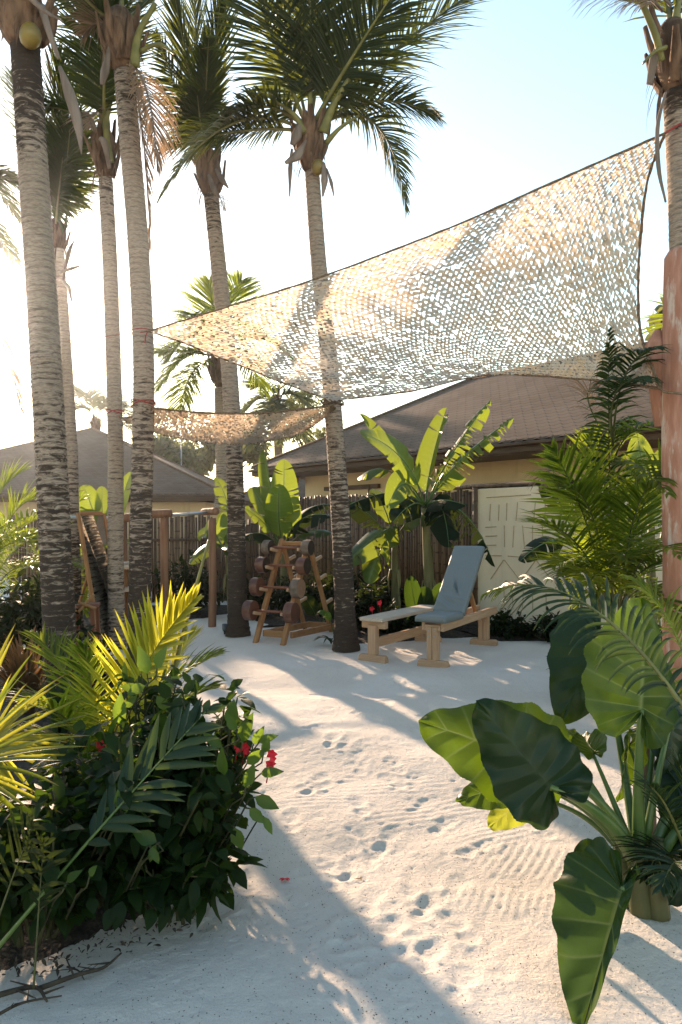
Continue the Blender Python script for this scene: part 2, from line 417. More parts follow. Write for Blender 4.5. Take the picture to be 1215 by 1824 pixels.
near = np.clip((14 - Yg) / 4, 0, 1) * np.clip((9 - np.abs(X)) / 3, 0, 1)
Zs = (.10 * vnoise(X * .55, Yg * .55, 1) + .045 * vnoise(X * 1.7 + 9, Yg * 1.7, 2) + .012 * vnoise(X * 4.1, Yg * 4.1 + 5, 3)
      + .0055 * vnoise(X * 9.3, Yg * 9.3, 4) + .0032 * vnoise(X * 21, Yg * 21, 5) + .0028 * vnoise(X * 38, Yg * 38, 6) + .0022 * vnoise(X * 71, Yg * 71, 7))
# soft dents all over the walked strip
def dent(cx, cy, ang, la, lb, dep, rim=.35):
    m = (np.abs(X[0] - cx) < la * 2.6); n = (np.abs(Yg[:, 0] - cy) < la * 2.6)
    sl = np.ix_(n, m); x = X[sl] - cx; y = Yg[sl] - cy
    p = (x * math.cos(ang) + y * math.sin(ang)) / la; q = (-x * math.sin(ang) + y * math.cos(ang)) / lb
    r2 = p * p + q * q
    Zs[sl] += -dep * np.exp(-(r2 ** 1.8)) + dep * rim * np.exp(-((np.sqrt(r2) - 1.35) ** 2) * 9)
for i in range(520):
    cy = rng.uniform(2.2, 8.6); cx = rng.normal(.12 + .03 * cy, .62)
    la = rng.uniform(.012, .042); dent(cx, cy, rng.uniform(0, 3.14), la, la * rng.uniform(.4, .9), rng.uniform(.0015, .0045))
def shoe(cx, cy, ang, dep=.011):
    c, s = math.cos(ang), math.sin(ang)
    dent(cx + .065 * c, cy + .065 * s, ang, .075, .050, dep); dent(cx - .075 * c, cy - .075 * s, ang, .050, .040, dep * 1.15)
    dent(cx, cy, ang, .06, .035, dep * .6, .1)
for (px, py, a) in ((625, 1525, 1.3), (600, 1545, 1.2), (690, 1650, 1.5), (720, 1715, 1.4), (820, 1640, 1.6), (760, 1600, 1.3), (560, 1400, 1.2),
                    (640, 1430, 1.7), (590, 1330, 1.4), (700, 1390, 1.9), (520, 1450, 1.5), (690, 1480, 1.3), (760, 1700, 1.2), (560, 1300, .8),
                    (640, 1270, 1.1), (740, 1300, 1.2), (820, 1760, 1.5), (660, 1590, 1.4), (480, 1340, 1.2), (850, 1500, .7), (610, 1660, 1.5)):
    yy = CAMH * FOC / (py - HZ); shoe((px - 607.5) / FOC * yy, yy, a + rng.uniform(-.3, .3), rng.uniform(.007, .011))
for i in range(46):
    yy = rng.uniform(2.4, 7.6); shoe(rng.normal(.05 + .05 * yy, .45), yy, rng.normal(1.35, .5), rng.uniform(.0035, .0075))
# rake marks: fans of parallel ridges
def rake(cx, cy, ang, la, lb, pitch, amp):
    p = (X - cx) * math.cos(ang) + (Yg - cy) * math.sin(ang); q = -(X - cx) * math.sin(ang) + (Yg - cy) * math.cos(ang)
    q2 = q + .05 * np.sin(p * 3.1 + cx)
    msk = np.exp(-(np.abs(p / la) ** 4)) * np.exp(-(np.abs(q / lb) ** 4))
    Zs[:] = Zs * (1 - .3 * msk) + .42 * msk * amp * np.sin(q2 * 2 * math.pi / pitch)
for px, py, ang, la, lb, pitch, amp in ((1000, 1530, 1.15, .22, .42, .042, .0065), (900, 1470, .62, .36, .14, .05, .004), (960, 1600, 1.3, .12, .40, .040, .006),
                                        (760, 1440, .5, .35, .15, .055, .004), (1060, 1440, 1.2, .35, .25, .045, .006), (700, 1400, .25, .35, .12, .06, .0035), (560, 1420, .15, .20, .10, .05, .004)):
    yy = CAMH * FOC / (py - HZ); rake((px - 607.5) / FOC * yy, yy, ang, la, lb, pitch, amp)
# ragged lip of sand round the left bed, hollow under the shrubs
bed = np.exp(-(((X + .98) / .62) ** 2 + ((Yg - 3.35) / 1.0) ** 2) ** 2)
Zs -= .05 * bed
Zs = np.where(near > 0, Zs * near, 0) - .012
ny, nx = X.shape
me = bpy.data.meshes.new('sand'); nv = nx * ny
me.vertices.add(nv); me.vertices.foreach_set('co', np.stack([X, Yg, Zs], -1).astype(np.float32).ravel())
ii = np.arange(nv).reshape(ny, nx)
quads = np.stack([ii[:-1, :-1], ii[:-1, 1:], ii[1:, 1:], ii[1:, :-1]], -1).reshape(-1, 4)
me.loops.add(quads.size); me.loops.foreach_set('vertex_index', quads.ravel().astype(np.int32))
me.polygons.add(len(quads)); me.polygons.foreach_set('loop_start', (np.arange(len(quads)) * 4).astype(np.int32))
me.polygons.foreach_set('use_smooth', np.ones(len(quads), dtype=bool))
me.materials.append(M['sand']); me.update(calc_edges=True); me.validate()
sand = bpy.data.objects.new('sand', me); COL.objects.link(sand)
tag(sand, 'pale raked sand with footprints covering the yard', 'ground', kind='structure')
def gz(x, y):
    i = min(max(int(np.searchsorted(gx, x)) - 1, 0), nx - 2); j = min(max(int(np.searchsorted(gy, y)) - 1, 0), ny - 2)
    return float(Zs[j, i])

def bed_mesh(name, label, poly, h, seed, res=26):
    """low mound of dark soil inside a polygon of ground points"""
    rr = random.Random(seed)
    c = sum((Vector(p) for p in poly), Vector((0, 0))) / len(poly)
    b = MB(); outline = spline([Vector((p[0], p[1], 0)) for p in poly] + [Vector((*poly[0], 0))], len(poly) * 8)[:-1]
    rings = []
    for r in range(9):
        f = 1 - r / 8.0
        ring = []
        for q in outline:
            x = c.x + (q.x - c.x) * f * (1 + rr.uniform(-.02, .02)); y = c.y + (q.y - c.y) * f * (1 + rr.uniform(-.02, .02))
            ring.append(b.vert((x, y, (-.05 if r == 0 else h * (1 - f * f) + rr.uniform(-.015, .02)) + gz(x, y) * .6), (0, 0, 0)))
        rings.append(ring)
    n = len(outline)
    for r in range(8):
        for q in range(n): b.face((rings[r][q], rings[r][(q + 1) % n], rings[r + 1][(q + 1) % n], rings[r + 1][q]))
    o = b.build(name, M['soil']); tag(o, label, 'garden bed', kind='structure'); return o
def gp(px, py):
    yy = CAMH * FOC / (py - HZ); return ((px - 607.5) / FOC * yy, yy)
bed_mesh('garden_bed', 'dark soil bed under the shrubs at the left', [gp(-260, 1715), gp(20, 1680), (gp(160, 1635)), gp(260, 1600), gp(345, 1585), gp(370, 1480), gp(352, 1330), gp(325, 1240), gp(315, 1190), gp(260, 1165), gp(60, 1185), gp(-400, 1300)], .07, 1)
bed_mesh('garden_bed', 'dark soil bed along the bamboo fence', [gp(440, 1118), gp(520, 1110), gp(620, 1146), gp(700, 1146), gp(770, 1140), gp(850, 1132), gp(900, 1141), gp(980, 1142), gp(1180, 1150), (5.6, 10.0), (4.2, 10.6), (2.6, 11.3), (1.0, 13.2), (-.8, 15.4), (-1.9, 14.2)], .06, 2)
bed_mesh('garden_bed', 'dark soil bed behind the pull-up bars', [gp(80, 1150), gp(240, 1120), gp(345, 1104), gp(420, 1092), (-1.6, 14.0), (-4, 14.4), (-7.5, 14.2), (-7, 9.5)], .05, 3)

# ================================================================ vegetation builders
def frond(b, p0, p1, p2, n=60, L=.6, wd=.03, a0=75, a1=22, beta=18, hang=.5, t0=.12, nrm=None, r=.02, rag=.12, seg=4, missing=0.0, fold=True, twist=0.0, tint=.5, sides=(1, -1)):
    """pinnate palm leaf in one mesh: slot 0 midrib, slot 1 leaflets. Bezier p0,p1,p2; nrm = the side the V of leaflets opens to"""
    N0 = Vector(nrm) if nrm else Vector((0, 0, 1))
    pts = [bez(p0, p1, p2, i / 12) for i in range(13)]
    b.tube(pts, [r * (1 - .85 * i / 12) for i in range(13)], 6, 0)
    g = Vector((0, 0, -1))
    for i in range(n):
        tt = i / (n - 1)
        for sd_ in sides:
            if random.random() < missing: continue
            t = min(1.0, t0 + (1 - t0) * tt + rnd(-.4, .4) / n)
            base = bez(p0, p1, p2, t); T = dbez(p0, p1, p2, t).normalized()
            N = N0 - T * N0.dot(T)
            N = N.normalized() if N.length > .05 else T.orthogonal().normalized()
            if twist: N = Matrix.Rotation(twist * tt, 3, T) @ N
            S = T.cross(N) * sd_
            a = R(lerp(a0, a1, tt ** 1.2) + rnd(-7, 7)); bt = R(beta + rnd(-12, 12))
            d = (T * math.cos(a) + (S * math.cos(bt) + N * math.sin(bt)) * math.sin(a)).normalized()
            prof = (.42 + .58 * math.sin(math.pi * min(1, tt) ** .8)) * (1 - .45 * tt ** 5)
            ln = L * prof * (1 + rnd(-rag, rag)) * (rnd(.35, .8) if random.random() < rag * .4 else 1)
            tn = min(1, max(0, tint + rnd(-.45, .45)))
            pos = base.copy(); W = (d.cross(T)).cross(d)
            W = W.normalized() if W.length > 1e-4 else S.copy()
            prev = None; hg = hang * rnd(.7, 1.3)
            for k in range(seg + 1):
                s = k / seg
                wk = wd * (.55 + .9 * s if s < .3 else .82 + .18 * math.cos((s - .3) * 3)) * (1 - s ** 3) ** .8 * .5 + .0006
                Nl = W.cross(d)
                l = b.vert(pos - W * wk + (Nl * wk * .35 if fold else Vector()), (0, s, tn)); rr_ = b.vert(pos + W * wk + (Nl * wk * .35 if fold else Vector()), (1, s, tn))
                if fold:
                    c = b.vert(pos - Nl * wk * .25, (.5, s, tn))
                    cur = (l, c, rr_)
                else: cur = (l, rr_)
                if prev:
                    for q in range(len(cur) - 1): b.face((prev[q], prev[q + 1], cur[q + 1], cur[q]), 1)
                prev = cur
                pos = pos + d * (ln / seg)
                d = (d + g * (hg / seg * (.5 + 1.2 * s))).normalized()
                W = (W - d * W.dot(d)); W = W.normalized() if W.length > 1e-4 else d.orthogonal().normalized()
    return b

def blade(b, p0, p1, p2, wd, seg=8, m=0, tint=.5, nrm=None, fold=.3):
    """single strap leaf along a bezier"""
    N0 = Vector(nrm) if nrm else Vector((0, 0, 1)); prev = None
    for k in range(seg + 1):
        s = k / seg; p = bez(p0, p1, p2, s); T = dbez(p0, p1, p2, min(s, .99)).normalized()
        S = T.cross(N0); S = S.normalized() if S.length > .05 else T.orthogonal().normalized(); N = S.cross(T)
        w_ = wd * .5 * (.5 + .5 * min(1, s * 3)) * (1 - s ** 2.4) ** .8 + .0006
        cur = (b.vert(p - S * w_ + N * w_ * fold, (0, s, tint)), b.vert(p, (.5, s, tint)), b.vert(p + S * w_ + N * w_ * fold, (1, s, tint)))
        if prev:
            for q in (0, 1): b.face((prev[q], prev[q + 1], cur[q + 1], cur[q]), m)
        prev = cur

def banana_leaf(b, p0, p1, p2, W=.5, nrm=None, fold=25, sag=.25, tears=5, rows=30, t0=.12, tint=.5, slant=.25, rag=.0, rrib=.016, curl=0.0):
    """slot 0 midrib, slot 1 blade; the blade is torn into strips along its side veins"""
    N0 = Vector(nrm) if nrm else Vector((0, 0, 1))
    pts = [bez(p0, p1, p2, i / 14) for i in range(15)]
    b.tube(pts, [rrib * (1 - .85 * i / 14) for i in range(15)], 6, 0, tint=tint)
    for sd_ in (1, -1):
        cuts = sorted(random.sample(range(2, rows - 1), min(tears, rows - 4))) if tears else []
        bounds = [0] + cuts + [rows]
        for bi in range(len(bounds) - 1):
            i0, i1 = bounds[bi], bounds[bi + 1]
            dlt = rnd(-1, 1) * (14 + 26 * rag) if tears else 0
            sg = sag * rnd(.6, 1.5); short = 1 - rag * rnd(0, .35)
            prev = None
            for i in range(i0, i1 + 1):
                tt = i / rows; t = t0 + (1 - t0) * tt
                c = bez(p0, p1, p2, t); T = dbez(p0, p1, p2, min(t, .995)).normalized()
                N = (N0 - T * N0.dot(T)); N = N.normalized() if N.length > .05 else T.orthogonal().normalized()
                S = T.cross(N) * sd_
                wv = W * .5 * min(1, (tt / .16 + .04)) ** .6 * (max(0, 1 - tt ** 3.2)) ** .62 * short + .002
                f = R(fold + dlt); gap = 0
                if i == i0 and bi > 0: gap = .016 + .03 * rag
                if i == i1 and bi < len(bounds) - 2: gap = -.016 - .03 * rag
                cur = []
                for q in range(6):
                    u = q / 5
                    lat = S * math.cos(f) + N * math.sin(f)
                    p = c + lat * (wv * u) + T * (wv * u * u * slant + gap * u * W * 2) - N * (sg * wv * u * u) + N * (curl * wv * u ** 3)
                    p = p + Vector((0, 0, -1)) * (rag * wv * u * u * .35)
                    vein = 1.0 if q == 0 else (.35 if i % 2 else 0) * (1 - u)
                    cur.append(b.vert(p, (vein, .2 + (.95 if (q == 5 and random.random() < .10 + rag * .3) else 0), tint)))
                if prev:
                    for q in range(5): b.face((prev[q], prev[q + 1], cur[q + 1], cur[q]), 1)
                prev = cur

TARO = [(-.02, .005, 0), (-.13, .03, 0), (-.235, .085, 0), (-.285, .165, 0), (-.265, .255, 0), (-.175, .335, 0), (-.03, .385, 0), (.14, .40, 0), (.32, .375, 0), (.50, .315, 0), (.67, .235, 0), (.83, .165, 0), (.945, .085, 0), (1.0, .0, 0)]
TAROC = [(0, 0, 0)] * 6 + [(.03, 0, 0), (.09, 0, 0), (.19, 0, 0), (.32, 0, 0), (.48, 0, 0), (.65, 0, 0), (.82, 0, 0), (1.0, 0, 0)]
def taro_leaf(b, base, tip, nrm, width=1.0, bend=.18, fold=16, wave=.02, tint=.5, ncol=234, mrow=14, asym=0.0, seed=0, curl=.0):
    """heart shaped leaf: base = petiole joint, tip = leaf point, nrm = upper side. bend lowers the tip, fold raises (+) the halves"""
    rr = random.Random(seed)
    L = (tip - base).length; A = (tip - base).normalized(); N = nrm - A * nrm.dot(A); N.normalize(); S = A.cross(N)
    mo = spline([Vector(p) for p in TARO], ncol); co = spline([Vector(p) for p in TAROC], ncol)
    for sd_ in (1, -1):
        ph = rr.uniform(0, 6); prev = None
        wsc = width * (1 + asym * sd_)
        for i in range(ncol + 1):
            s = i / ncol; cur = []
            vphase = s * 9.0; ve = abs((vphase % 1) - .5) * 2          # 1 on a side vein, 0 between
            for q in range(mrow + 1):
                u = q / mrow; uu = u
                p = co[i] * (1 - uu) + mo[i] * uu
                x = p.x; y = p.y * wsc
                z = math.tan(R(fold)) * y - bend * max(0, x) ** 2 * 1.2 - .35 * bend * (min(0, x) ** 2) * 6
                z += .024 * (1 - ve) * math.sin(math.pi * min(1, u * 1.1)) * (1 if s > .05 else 0)
                wave_ = wave * 1.5
                z += wave_ * u ** 4 * math.sin(s * 40 + ph) + wave_ * 1.6 * u ** 3 * math.sin(s * 11 + ph * 2) - curl * u * u * .3
                jag = .008 * u ** 6 * rr.uniform(-1, 1) + u ** 4 * (.036 * math.sin(s * 54 + ph) * math.sin(math.pi * s) + .014 * math.sin(s * 23 + ph))
                y2 = y * (1 + jag) 
                vein = 1.0 if q == 0 else (max(0, (ve - .88) / .12) * (1 - u * .7))
                cur.append(b.vert(base + A * (x * L) + S * (sd_ * y2 * L) + N * (z * L), (vein, .3 + (.66 if (u > .97 and rr.random() < .35) else 0), tint)))
            if prev:
                for q in range(mrow): b.face((prev[q], prev[q + 1], cur[q + 1], cur[q]), 0)
            prev = cur

def ovate(b, p, d, n, L, W, tint, m=0, droop=.25, fold=.25):
    """one small pointed leaf"""
    S = d.cross(n); S = S.normalized() if S.length > 1e-3 else d.orthogonal().normalized(); N = S.cross(d)
    prev = None; pos = p; dd = d
    for s, wv in ((0, .06), (.22, .42), (.48, .5), (.76, .30), (1, .01)):
        q = p + d * (L * s) - N * (droop * L * s * s) ; h = N * (fold * W * wv)
        cur = (b.vert(q - S * (W * wv) + h, (0, s * .85, tint)), b.vert(q, (.5, s * .85, tint)), b.vert(q + S * (W * wv) + h, (1, s * .85, tint)))
        if prev:
            b.face((prev[0], prev[1], cur[1], cur[0]), m); b.face((prev[1], prev[2], cur[2], cur[1]), m)
        prev = cur

def rdir(up=0.0):
    while True:
        v = Vector((rnd(-1, 1), rnd(-1, 1), rnd(-1, 1)))
        if .1 < v.length < 1:
            v.normalize(); v.z += up; return v.normalized()

def shrub(name, label, cat, loc, rx, ry, h, nleaf, L, W, mat, group=None, twigs=14, clump=9, zmin=.05, shape=1.0):
    """twigs from the ground, leaves in clumps near twig ends, uneven outline"""
    th = Thing(name, label, cat, loc, group); loc = Vector(loc)
    tw = MB(); lf = MB(); ends = []
    for i in range(twigs):
        a = rnd(0, 6.283); r = math.sqrt(rnd(.02, 1)); zt = h * rnd(.55, 1.08) * (1 - .45 * r ** 2 * shape)
        e = loc + Vector((math.cos(a) * rx * r, math.sin(a) * ry * r, zt)); p0 = loc + Vector((math.cos(a) * rx * r * .25, math.sin(a) * ry * r * .25, -.03))
        mid = (p0 + e) / 2 + Vector((rnd(-.06, .06), rnd(-.06, .06), h * .1))
        pts = [bez(p0, mid, e, k / 6) for k in range(7)]; tw.tube(pts, [.008 * (1 - k * .11) + .001 for k in range(7)], 5)
        for k in range(2, 7): ends.append((pts[k], k / 6))
        for k in (3, 4, 5):
            q = pts[k] + rdir(.3) * rnd(.08, .22) * (rx + .1); tw.tube([pts[k], q], [.004, .002], 4); ends.append((q, .9))
    per = max(1, int(nleaf / len(ends)))
    for q, f in ends:
        for j in range(per):
            d = rdir(.15); out = Vector((q.x - loc.x, q.y - loc.y, .05)); d = (d + out * .8).normalized()
            p = q + d * rnd(0, L * .8) + Vector((0, 0, rnd(-.5, .5) * L))
            if p.z < loc.z + zmin: continue
            d.z -= rnd(0, .5); d.normalize()
            ovate(lf, p, d, Vector((rnd(-.5, .5), rnd(-.5, .5), 1)).normalized(), L * rnd(.55, 1.25), W * rnd(.7, 1.2), rnd(0, 1), droop=rnd(.05, .45))
    th.part('stem', tw, M['twig']); th.part('foliage', lf, M[mat])
    return th

def trunk_mesh(b, pts, r0, r1, ring=.055, n=18, stain_lo=.0, stain_hi=0.0, swell=.42):
    """pts: centre line bottom to top; leaf scar rings modelled as small steps"""
    sp = spline(pts, 60); ls = [0]
    for i in range(60): ls.append(ls[-1] + (sp[i + 1] - sp[i]).length)
    Lt = ls[-1]
    def at(s):
        k = min(59, max(0, int(np.searchsorted(ls, s)) - 1)); f = (s - ls[k]) / max(1e-6, ls[k + 1] - ls[k]); return sp[k].lerp(sp[k + 1], min(1, max(0, f)))
    s = 0; prev = None; U = Vector((1, 0, 0)); jit = [rnd(-.03, .03) for _ in range(n)]
    while s < Lt:
        stp = ring * rnd(.7, 1.35); tilt = rnd(-.25, .25); ta = rnd(0, 6.28)
        bump = rnd(.015, .055)
        for ph, f, dr in ((0.0, 0.0, -.01), (.45, .45, .012), (.9, .86, bump), (1.0, .97, bump * .6)):
            ss = s + stp * f
            if ss > Lt: break
            c = at(ss); T = (at(min(Lt, ss + .05)) - at(max(0, ss - .05))).normalized(); U = (U - T * U.dot(T)).normalized(); V = T.cross(U)
            hh = ss / Lt; r = lerp(r0, r1, hh) * (1 + swell * math.exp(-ss / .22))
            sta = max(stain_lo * max(0, 1 - hh / .62) ** .7, stain_hi * max(0, (hh - .80) / .20) ** .6)
            cur = []
            for k in range(n):
                a = 2 * math.pi * k / n
                off = T * (ring * .5 * tilt * math.cos(a - ta) + rnd(-.004, .004))
                rr_ = r * (1 + dr + jit[k] + (rnd(-.014, .014) if ph > .5 else 0))
                cur.append(b.vert(c + off + (U * math.cos(a) + V * math.sin(a)) * rr_, (sta, ss, ph)))
            if prev:
                for k in range(n): b.face((prev[k], prev[(k + 1) % n], cur[(k + 1) % n], cur[k]))
            prev = cur
        s += stp
    b.face(prev)

def lump(b, c, r, ax, squash=1.0, m=0, n=12, rough=.06, taper=.0):
    """ellipsoid-ish body: r radius, ax axis vector with its half length"""
    A = ax.normalized(); H = ax.length; U = A.orthogonal().normalized(); V = A.cross(U); prev = None
    for i in range(9):
        th_ = math.pi * i / 8; cur = []
        for k in range(n):
            a = 2 * math.pi * k / n; rr_ = r * max(.02, math.sin(th_)) * (1 + rnd(-rough, rough)) * (1 + taper * -math.cos(th_))
            cur.append(b.vert(c - A * (H * math.cos(th_)) + (U * math.cos(a) + V * math.sin(a) * squash) * rr_, (k / n, i / 8 * .8, .5)))
        if prev:
            for k in range(n): b.face((prev[k], prev[(k + 1) % n], cur[(k + 1) % n], cur[k]), m)
        prev = cur

def strap(b, pts, wds, thick=.006, nrm=None, m=0, tint=.5):
    """woody strap (dead petiole base, spathe): a flattened tapering tube"""
    N0 = Vector(nrm) if nrm else Vector((0, -1, 0)); sp = spline(pts, 14); rings = []
    for i, p in enumerate(sp):
        T = (sp[min(i + 1, 14)] - sp[max(i - 1, 0)]).normalized(); S = T.cross(N0)
        S = S.normalized() if S.length > .05 else T.orthogonal().normalized(); N = S.cross(T)
        t = i / 14 * (len(wds) - 1); k = min(int(t), len(wds) - 2); wv = lerp(wds[k], wds[k + 1], t - k) / 2
        rings.append([b.vert(p + S * (wv * math.cos(a)) + N * (max(thick, wv * .35) * math.sin(a) - wv * .35 * abs(math.cos(a))), (0, .3, tint)) for a in [2 * math.pi * q / 8 for q in range(8)]])
    for i in range(14):
        for q in range(8): b.face((rings[i][q], rings[i][(q + 1) % 8], rings[i + 1][(q + 1) % 8], rings[i + 1][q]), m)
    b.face(rings[0][::-1], m); b.face(rings[-1], m)
# ================================================================ houses
def hip_house(label, c0, e, m, length, depth, ez, tanp, inset, wall_mat='stucco', mid_post=None):
    """c0: left eave corner (x,y); e: unit vector along the front eave to the right; m: unit vector away from the viewer; hip roof"""
    e = Vector((*e, 0)).normalized(); m = Vector((*m, 0)).normalized(); c0 = Vector((*c0, 0)); up = Vector((0, 0, 1))
    th = Thing('house', label, 'house', c0 + e * length / 2 + m * depth / 2)
    h = min(length, depth) / 2; rz = ez + h * tanp
    A, B, C, D = c0, c0 + e * length, c0 + e * length + m * depth, c0 + m * depth
    if length >= depth: R1 = c0 + e * h + m * h; R2 = c0 + e * (length - h) + m * h
    else: R1 = c0 + e * h + m * h; R2 = c0 + e * h + m * (depth - h)
    A, B, C, D = [q + up * ez for q in (A, B, C, D)]; R1 = R1 + up * rz; R2 = R2 + up * rz
    rf = MB(); sl = math.sqrt(1 + tanp * tanp)
    def slope(p, q, rs, ax, inw):
        o = p
        ids = [rf.vert(x, ((x - o).dot(ax), (x - o).dot(inw) * sl, 0)) for x in [p, q] + rs]
        rf.face(ids)
        # slightly ragged shingle lip along the eave
        n = int((q - p).length / .24); ax_ = (q - p).normalized(); prev = None
        for i in range(n * 3 + 1):
            x = p + ax_ * min((q - p).length, i * .08); dz = -.018 - (.022 if i % 3 else 0)
            cur = (rf.vert(x + up * .004 - inw * .03, (i * .08, .02, 0)), rf.vert(x + up * dz - inw * .055, (i * .08, .0, 0)))
            if prev: rf.face((prev[1], cur[1], cur[0], prev[0]))
            prev = cur
    if length >= depth:
        slope(A, B, [R2, R1], e, m); slope(B, C, [R2], m, -e); slope(C, D, [R1, R2], -e, -m); slope(D, A, [R1], -m, e)
    else:
        slope(A, B, [R1], e, m); slope(B, C, [R2, R1], m, -e); slope(C, D, [R2], -e, -m); slope(D, A, [R1, R2], -m, e)
    ro = th.part('roof', rf, M['roof'], smooth=False)
    # hip cappings
    hb = MB()
    for p, q in ((A, R1), (B, R2), (C, R2), (D, R1)):
        hb.tube([p + up * .012, q + up * .012], .045, 6)
    if (R1 - R2).length > .1: hb.tube([R1 + up * .012, R2 + up * .012], .05, 6)
    th.part('ridge_cap', hb, M['roof'], parent=ro)
    fb = MB()
    for p, q, inw in ((A, B, m), (B, C, -e), (C, D, -m), (D, A, e)):
        ax = (q - p).normalized()
        fb.box((p + q) / 2 + inw * .03 - up * .125, (ax, inw, up), ((q - p).length / 2, .018, .085), 0)
        fb.box((p + q) / 2 - inw * .035 - up * .075, (ax, inw, up), ((q - p).length / 2 + .05, .045, .028), 0, .01)
        fb.box((p + q) / 2 + inw * (inset / 2 + .05) - up * .22, (ax, inw, up), ((q - p).length / 2 - .05, inset / 2, .01), 0)
    th.part('fascia', fb, M['fascia'], smooth=False)
    wb = MB(); cc = (A + C) / 2; cc.z = (ez - .23) / 2 - .1
    wb.box(cc, (e, m, up), (length / 2 - inset, depth / 2 - inset, (ez - .23) / 2 + .1), 0)
    th.part('wall', wb, M[wall_mat], smooth=False)
    return th, e, m

eB = Vector((.63, -.777, 0)); mB = Vector((.777, .63, 0)); C0 = Vector((-2.33, 18.98, 0))
thB, _, _ = hip_house('ochre house with a brown shingle roof behind the banana plants and glyph panel', (C0.x, C0.y), (.63, -.777), (.777, .63), 16.5, 8.0, 3.0, .55, 1.0)
wp = C0 + eB * 1.0 + mB * 1.0          # left front wall corner
tb = MB()                               # timber brace, posts and a soffit board at the left end of the wall
tb.beam(wp + eB * 2.6 + Vector((0, 0, .3)) - mB * .05, wp + eB * 2.6 + Vector((0, 0, 2.45)) - mB * .05, .11, .10)
tb.beam(wp + eB * .9 + Vector((0, 0, 2.42)) - mB * .05, wp + eB * 2.9 + Vector((0, 0, 2.42)) - mB * .05, .09, .10)
thB.part('timber_frame', tb, M['fascia'], smooth=False)
tb = MB(); tb.beam(wp - eB * .85 - mB * .3 + Vector((0, 0, 2.66)), wp + eB * .1 - mB * .3 + Vector((0, 0, 2.66)), .06, .16)
thB.part('eave_board', tb, M['wood_board'], smooth=False)
wl_ = MB(); q = wp + eB * .62 - mB * .16 + Vector((0, 0, 1.98))
wl_.box(q, (eB, mB, (0, 0, 1)), (.17, .13, .10), 0, .03); wl_.box(q + Vector((0, 0, .14)) + eB * .06, (eB, mB, (0, 0, 1)), (.10, .08, .07), 0, .02)
wl_.tube([q + mB * .16, q - mB * .02], .05, 8); wl_.tube([q - eB * .14, q - eB * .30 - Vector((0, 0, .04))], [.06, .085], 10)
tag(wl_.build('wall_lamp', M['black'], smooth=False), 'black lamp fixed to the ochre wall beside the centre trunk', 'lamp')

hip_house('low ochre house under a broad brown pyramid roof behind the trunks at the left', (-15.7, 22.0), (1, 0), (0, 1), 12.25, 12.25, 2.45, .45, .75)
hip_house('distant brown roofed house seen between the two larger houses', (-4.55, 28.5), (1, 0), (0, 1), 8.5, 8.5, 2.4, .50, .5)
hip_house('brown roof top peeping over the left edge behind the pyramid roofed house', (-27.5, 37.0), (1, 0), (0, 1), 11.0, 11.0, 2.9, .50, .5)

# ================================================================ fences
def bamboo_fence(label, a, b_, z0, z1, rails=(), r=.028, gap=.0, topvar=.05):
    a = Vector((*a, 0)); b_ = Vector((*b_, 0)); ax = (b_ - a).normalized(); L = (b_ - a).length; nn = Vector((0, 0, 1)).cross(ax)
    if nn.y > 0: nn = -nn
    th = Thing('bamboo_fence', label, 'fence', (a + b_) / 2)
    pb = MB(); s = 0
    while s < L:
        rr_ = r * rnd(.75, 1.25); c = a + ax * (s + rr_) + nn * rnd(-.012, .012); lean = ax * rnd(-.012, .012)
        top = z1 + rnd(-topvar, topvar); t = rnd(0, 1)
        pts = [c + Vector((0, 0, z0)) - lean, c + Vector((0, 0, (z0 + top) / 2)), c + Vector((0, 0, top)) + lean]
        i0 = len(pb.v); pb.tube(pts, [rr_, rr_ * .98, rr_ * .93], 8, tint=t); s += rr_ * 2 + gap * rnd(0, 1)
    th.part('pole_panel', pb, M['bamboo'])
    for z in rails:
        rb = MB(); rb.tube([a + nn * .05 + Vector((0, 0, z)), (a + b_) / 2 + nn * .05 + Vector((0, 0, z + rnd(-.02, .02))), b_ + nn * .05 + Vector((0, 0, z))], .03, 8, tint=.3)
        th.part('rail', rb, M['bamboo'])
    return th
F0 = Vector((2.15, 11.5, 0)); fe = Vector((.63, -.777, 0)); fn = Vector((-.777, -.63, 0))
bamboo_fence('dark bamboo pole fence standing behind the banana plants and the bench', (F0 - fe * 5.6)[:2], F0[:2], -.1, 2.10, (), topvar=.04)
bamboo_fence('weathered bamboo pole fence running behind the dumbbell rack', (-2.6, 14.75), (F0 - fe * 5.62 + fn * .02)[:2], -.1, 1.62, (), topvar=.08)
bamboo_fence('bamboo pole fence behind the log pull-up bars', (-6.6, 14.5), (-2.62, 14.72), -.1, 1.74, (1.25,), topvar=.06)
# glyph panel
th = Thing('wall_panel', 'cream plaster wall panel with carved lines and zigzags under a bamboo cap', 'wall', F0 + fe * 2)
pw = MB(); pl = 4.6; up = Vector((0, 0, 1))
pw.box(F0 + fe * (pl / 2 + .03) - fn * .03 + up * 1.0, (fe, fn, up), (pl / 2, .07, 1.12), 0, .01)
th.part('plaster_slab', pw, M['stucco_cream'], smooth=False)
gl = MB()
def stroke(s0, z0, s1, z1):
    s0 += rnd(-.012, .012); s1 += rnd(-.012, .012)
    o = F0 + fn * .042
    gl.beam(o + fe * s0 + up * z0, o + fe * s1 + up * z1, .016, .014, side=(fn), bev=.005)
stroke(.22, 1.98, 1.05, 2.00)
for s_ in (.30, .46, .62, .80, 1.12, 1.30): stroke(s_, 1.92 - rnd(0, .05), s_ - .02, 1.62)
for z_ in (1.52, 1.38, 1.24): stroke(.20, z_, .42, z_ + .01)
for s_ in (.56, .74, .90, 1.08, 1.25): stroke(s_, 1.55, s_ + rnd(-.03, .03), 1.22)
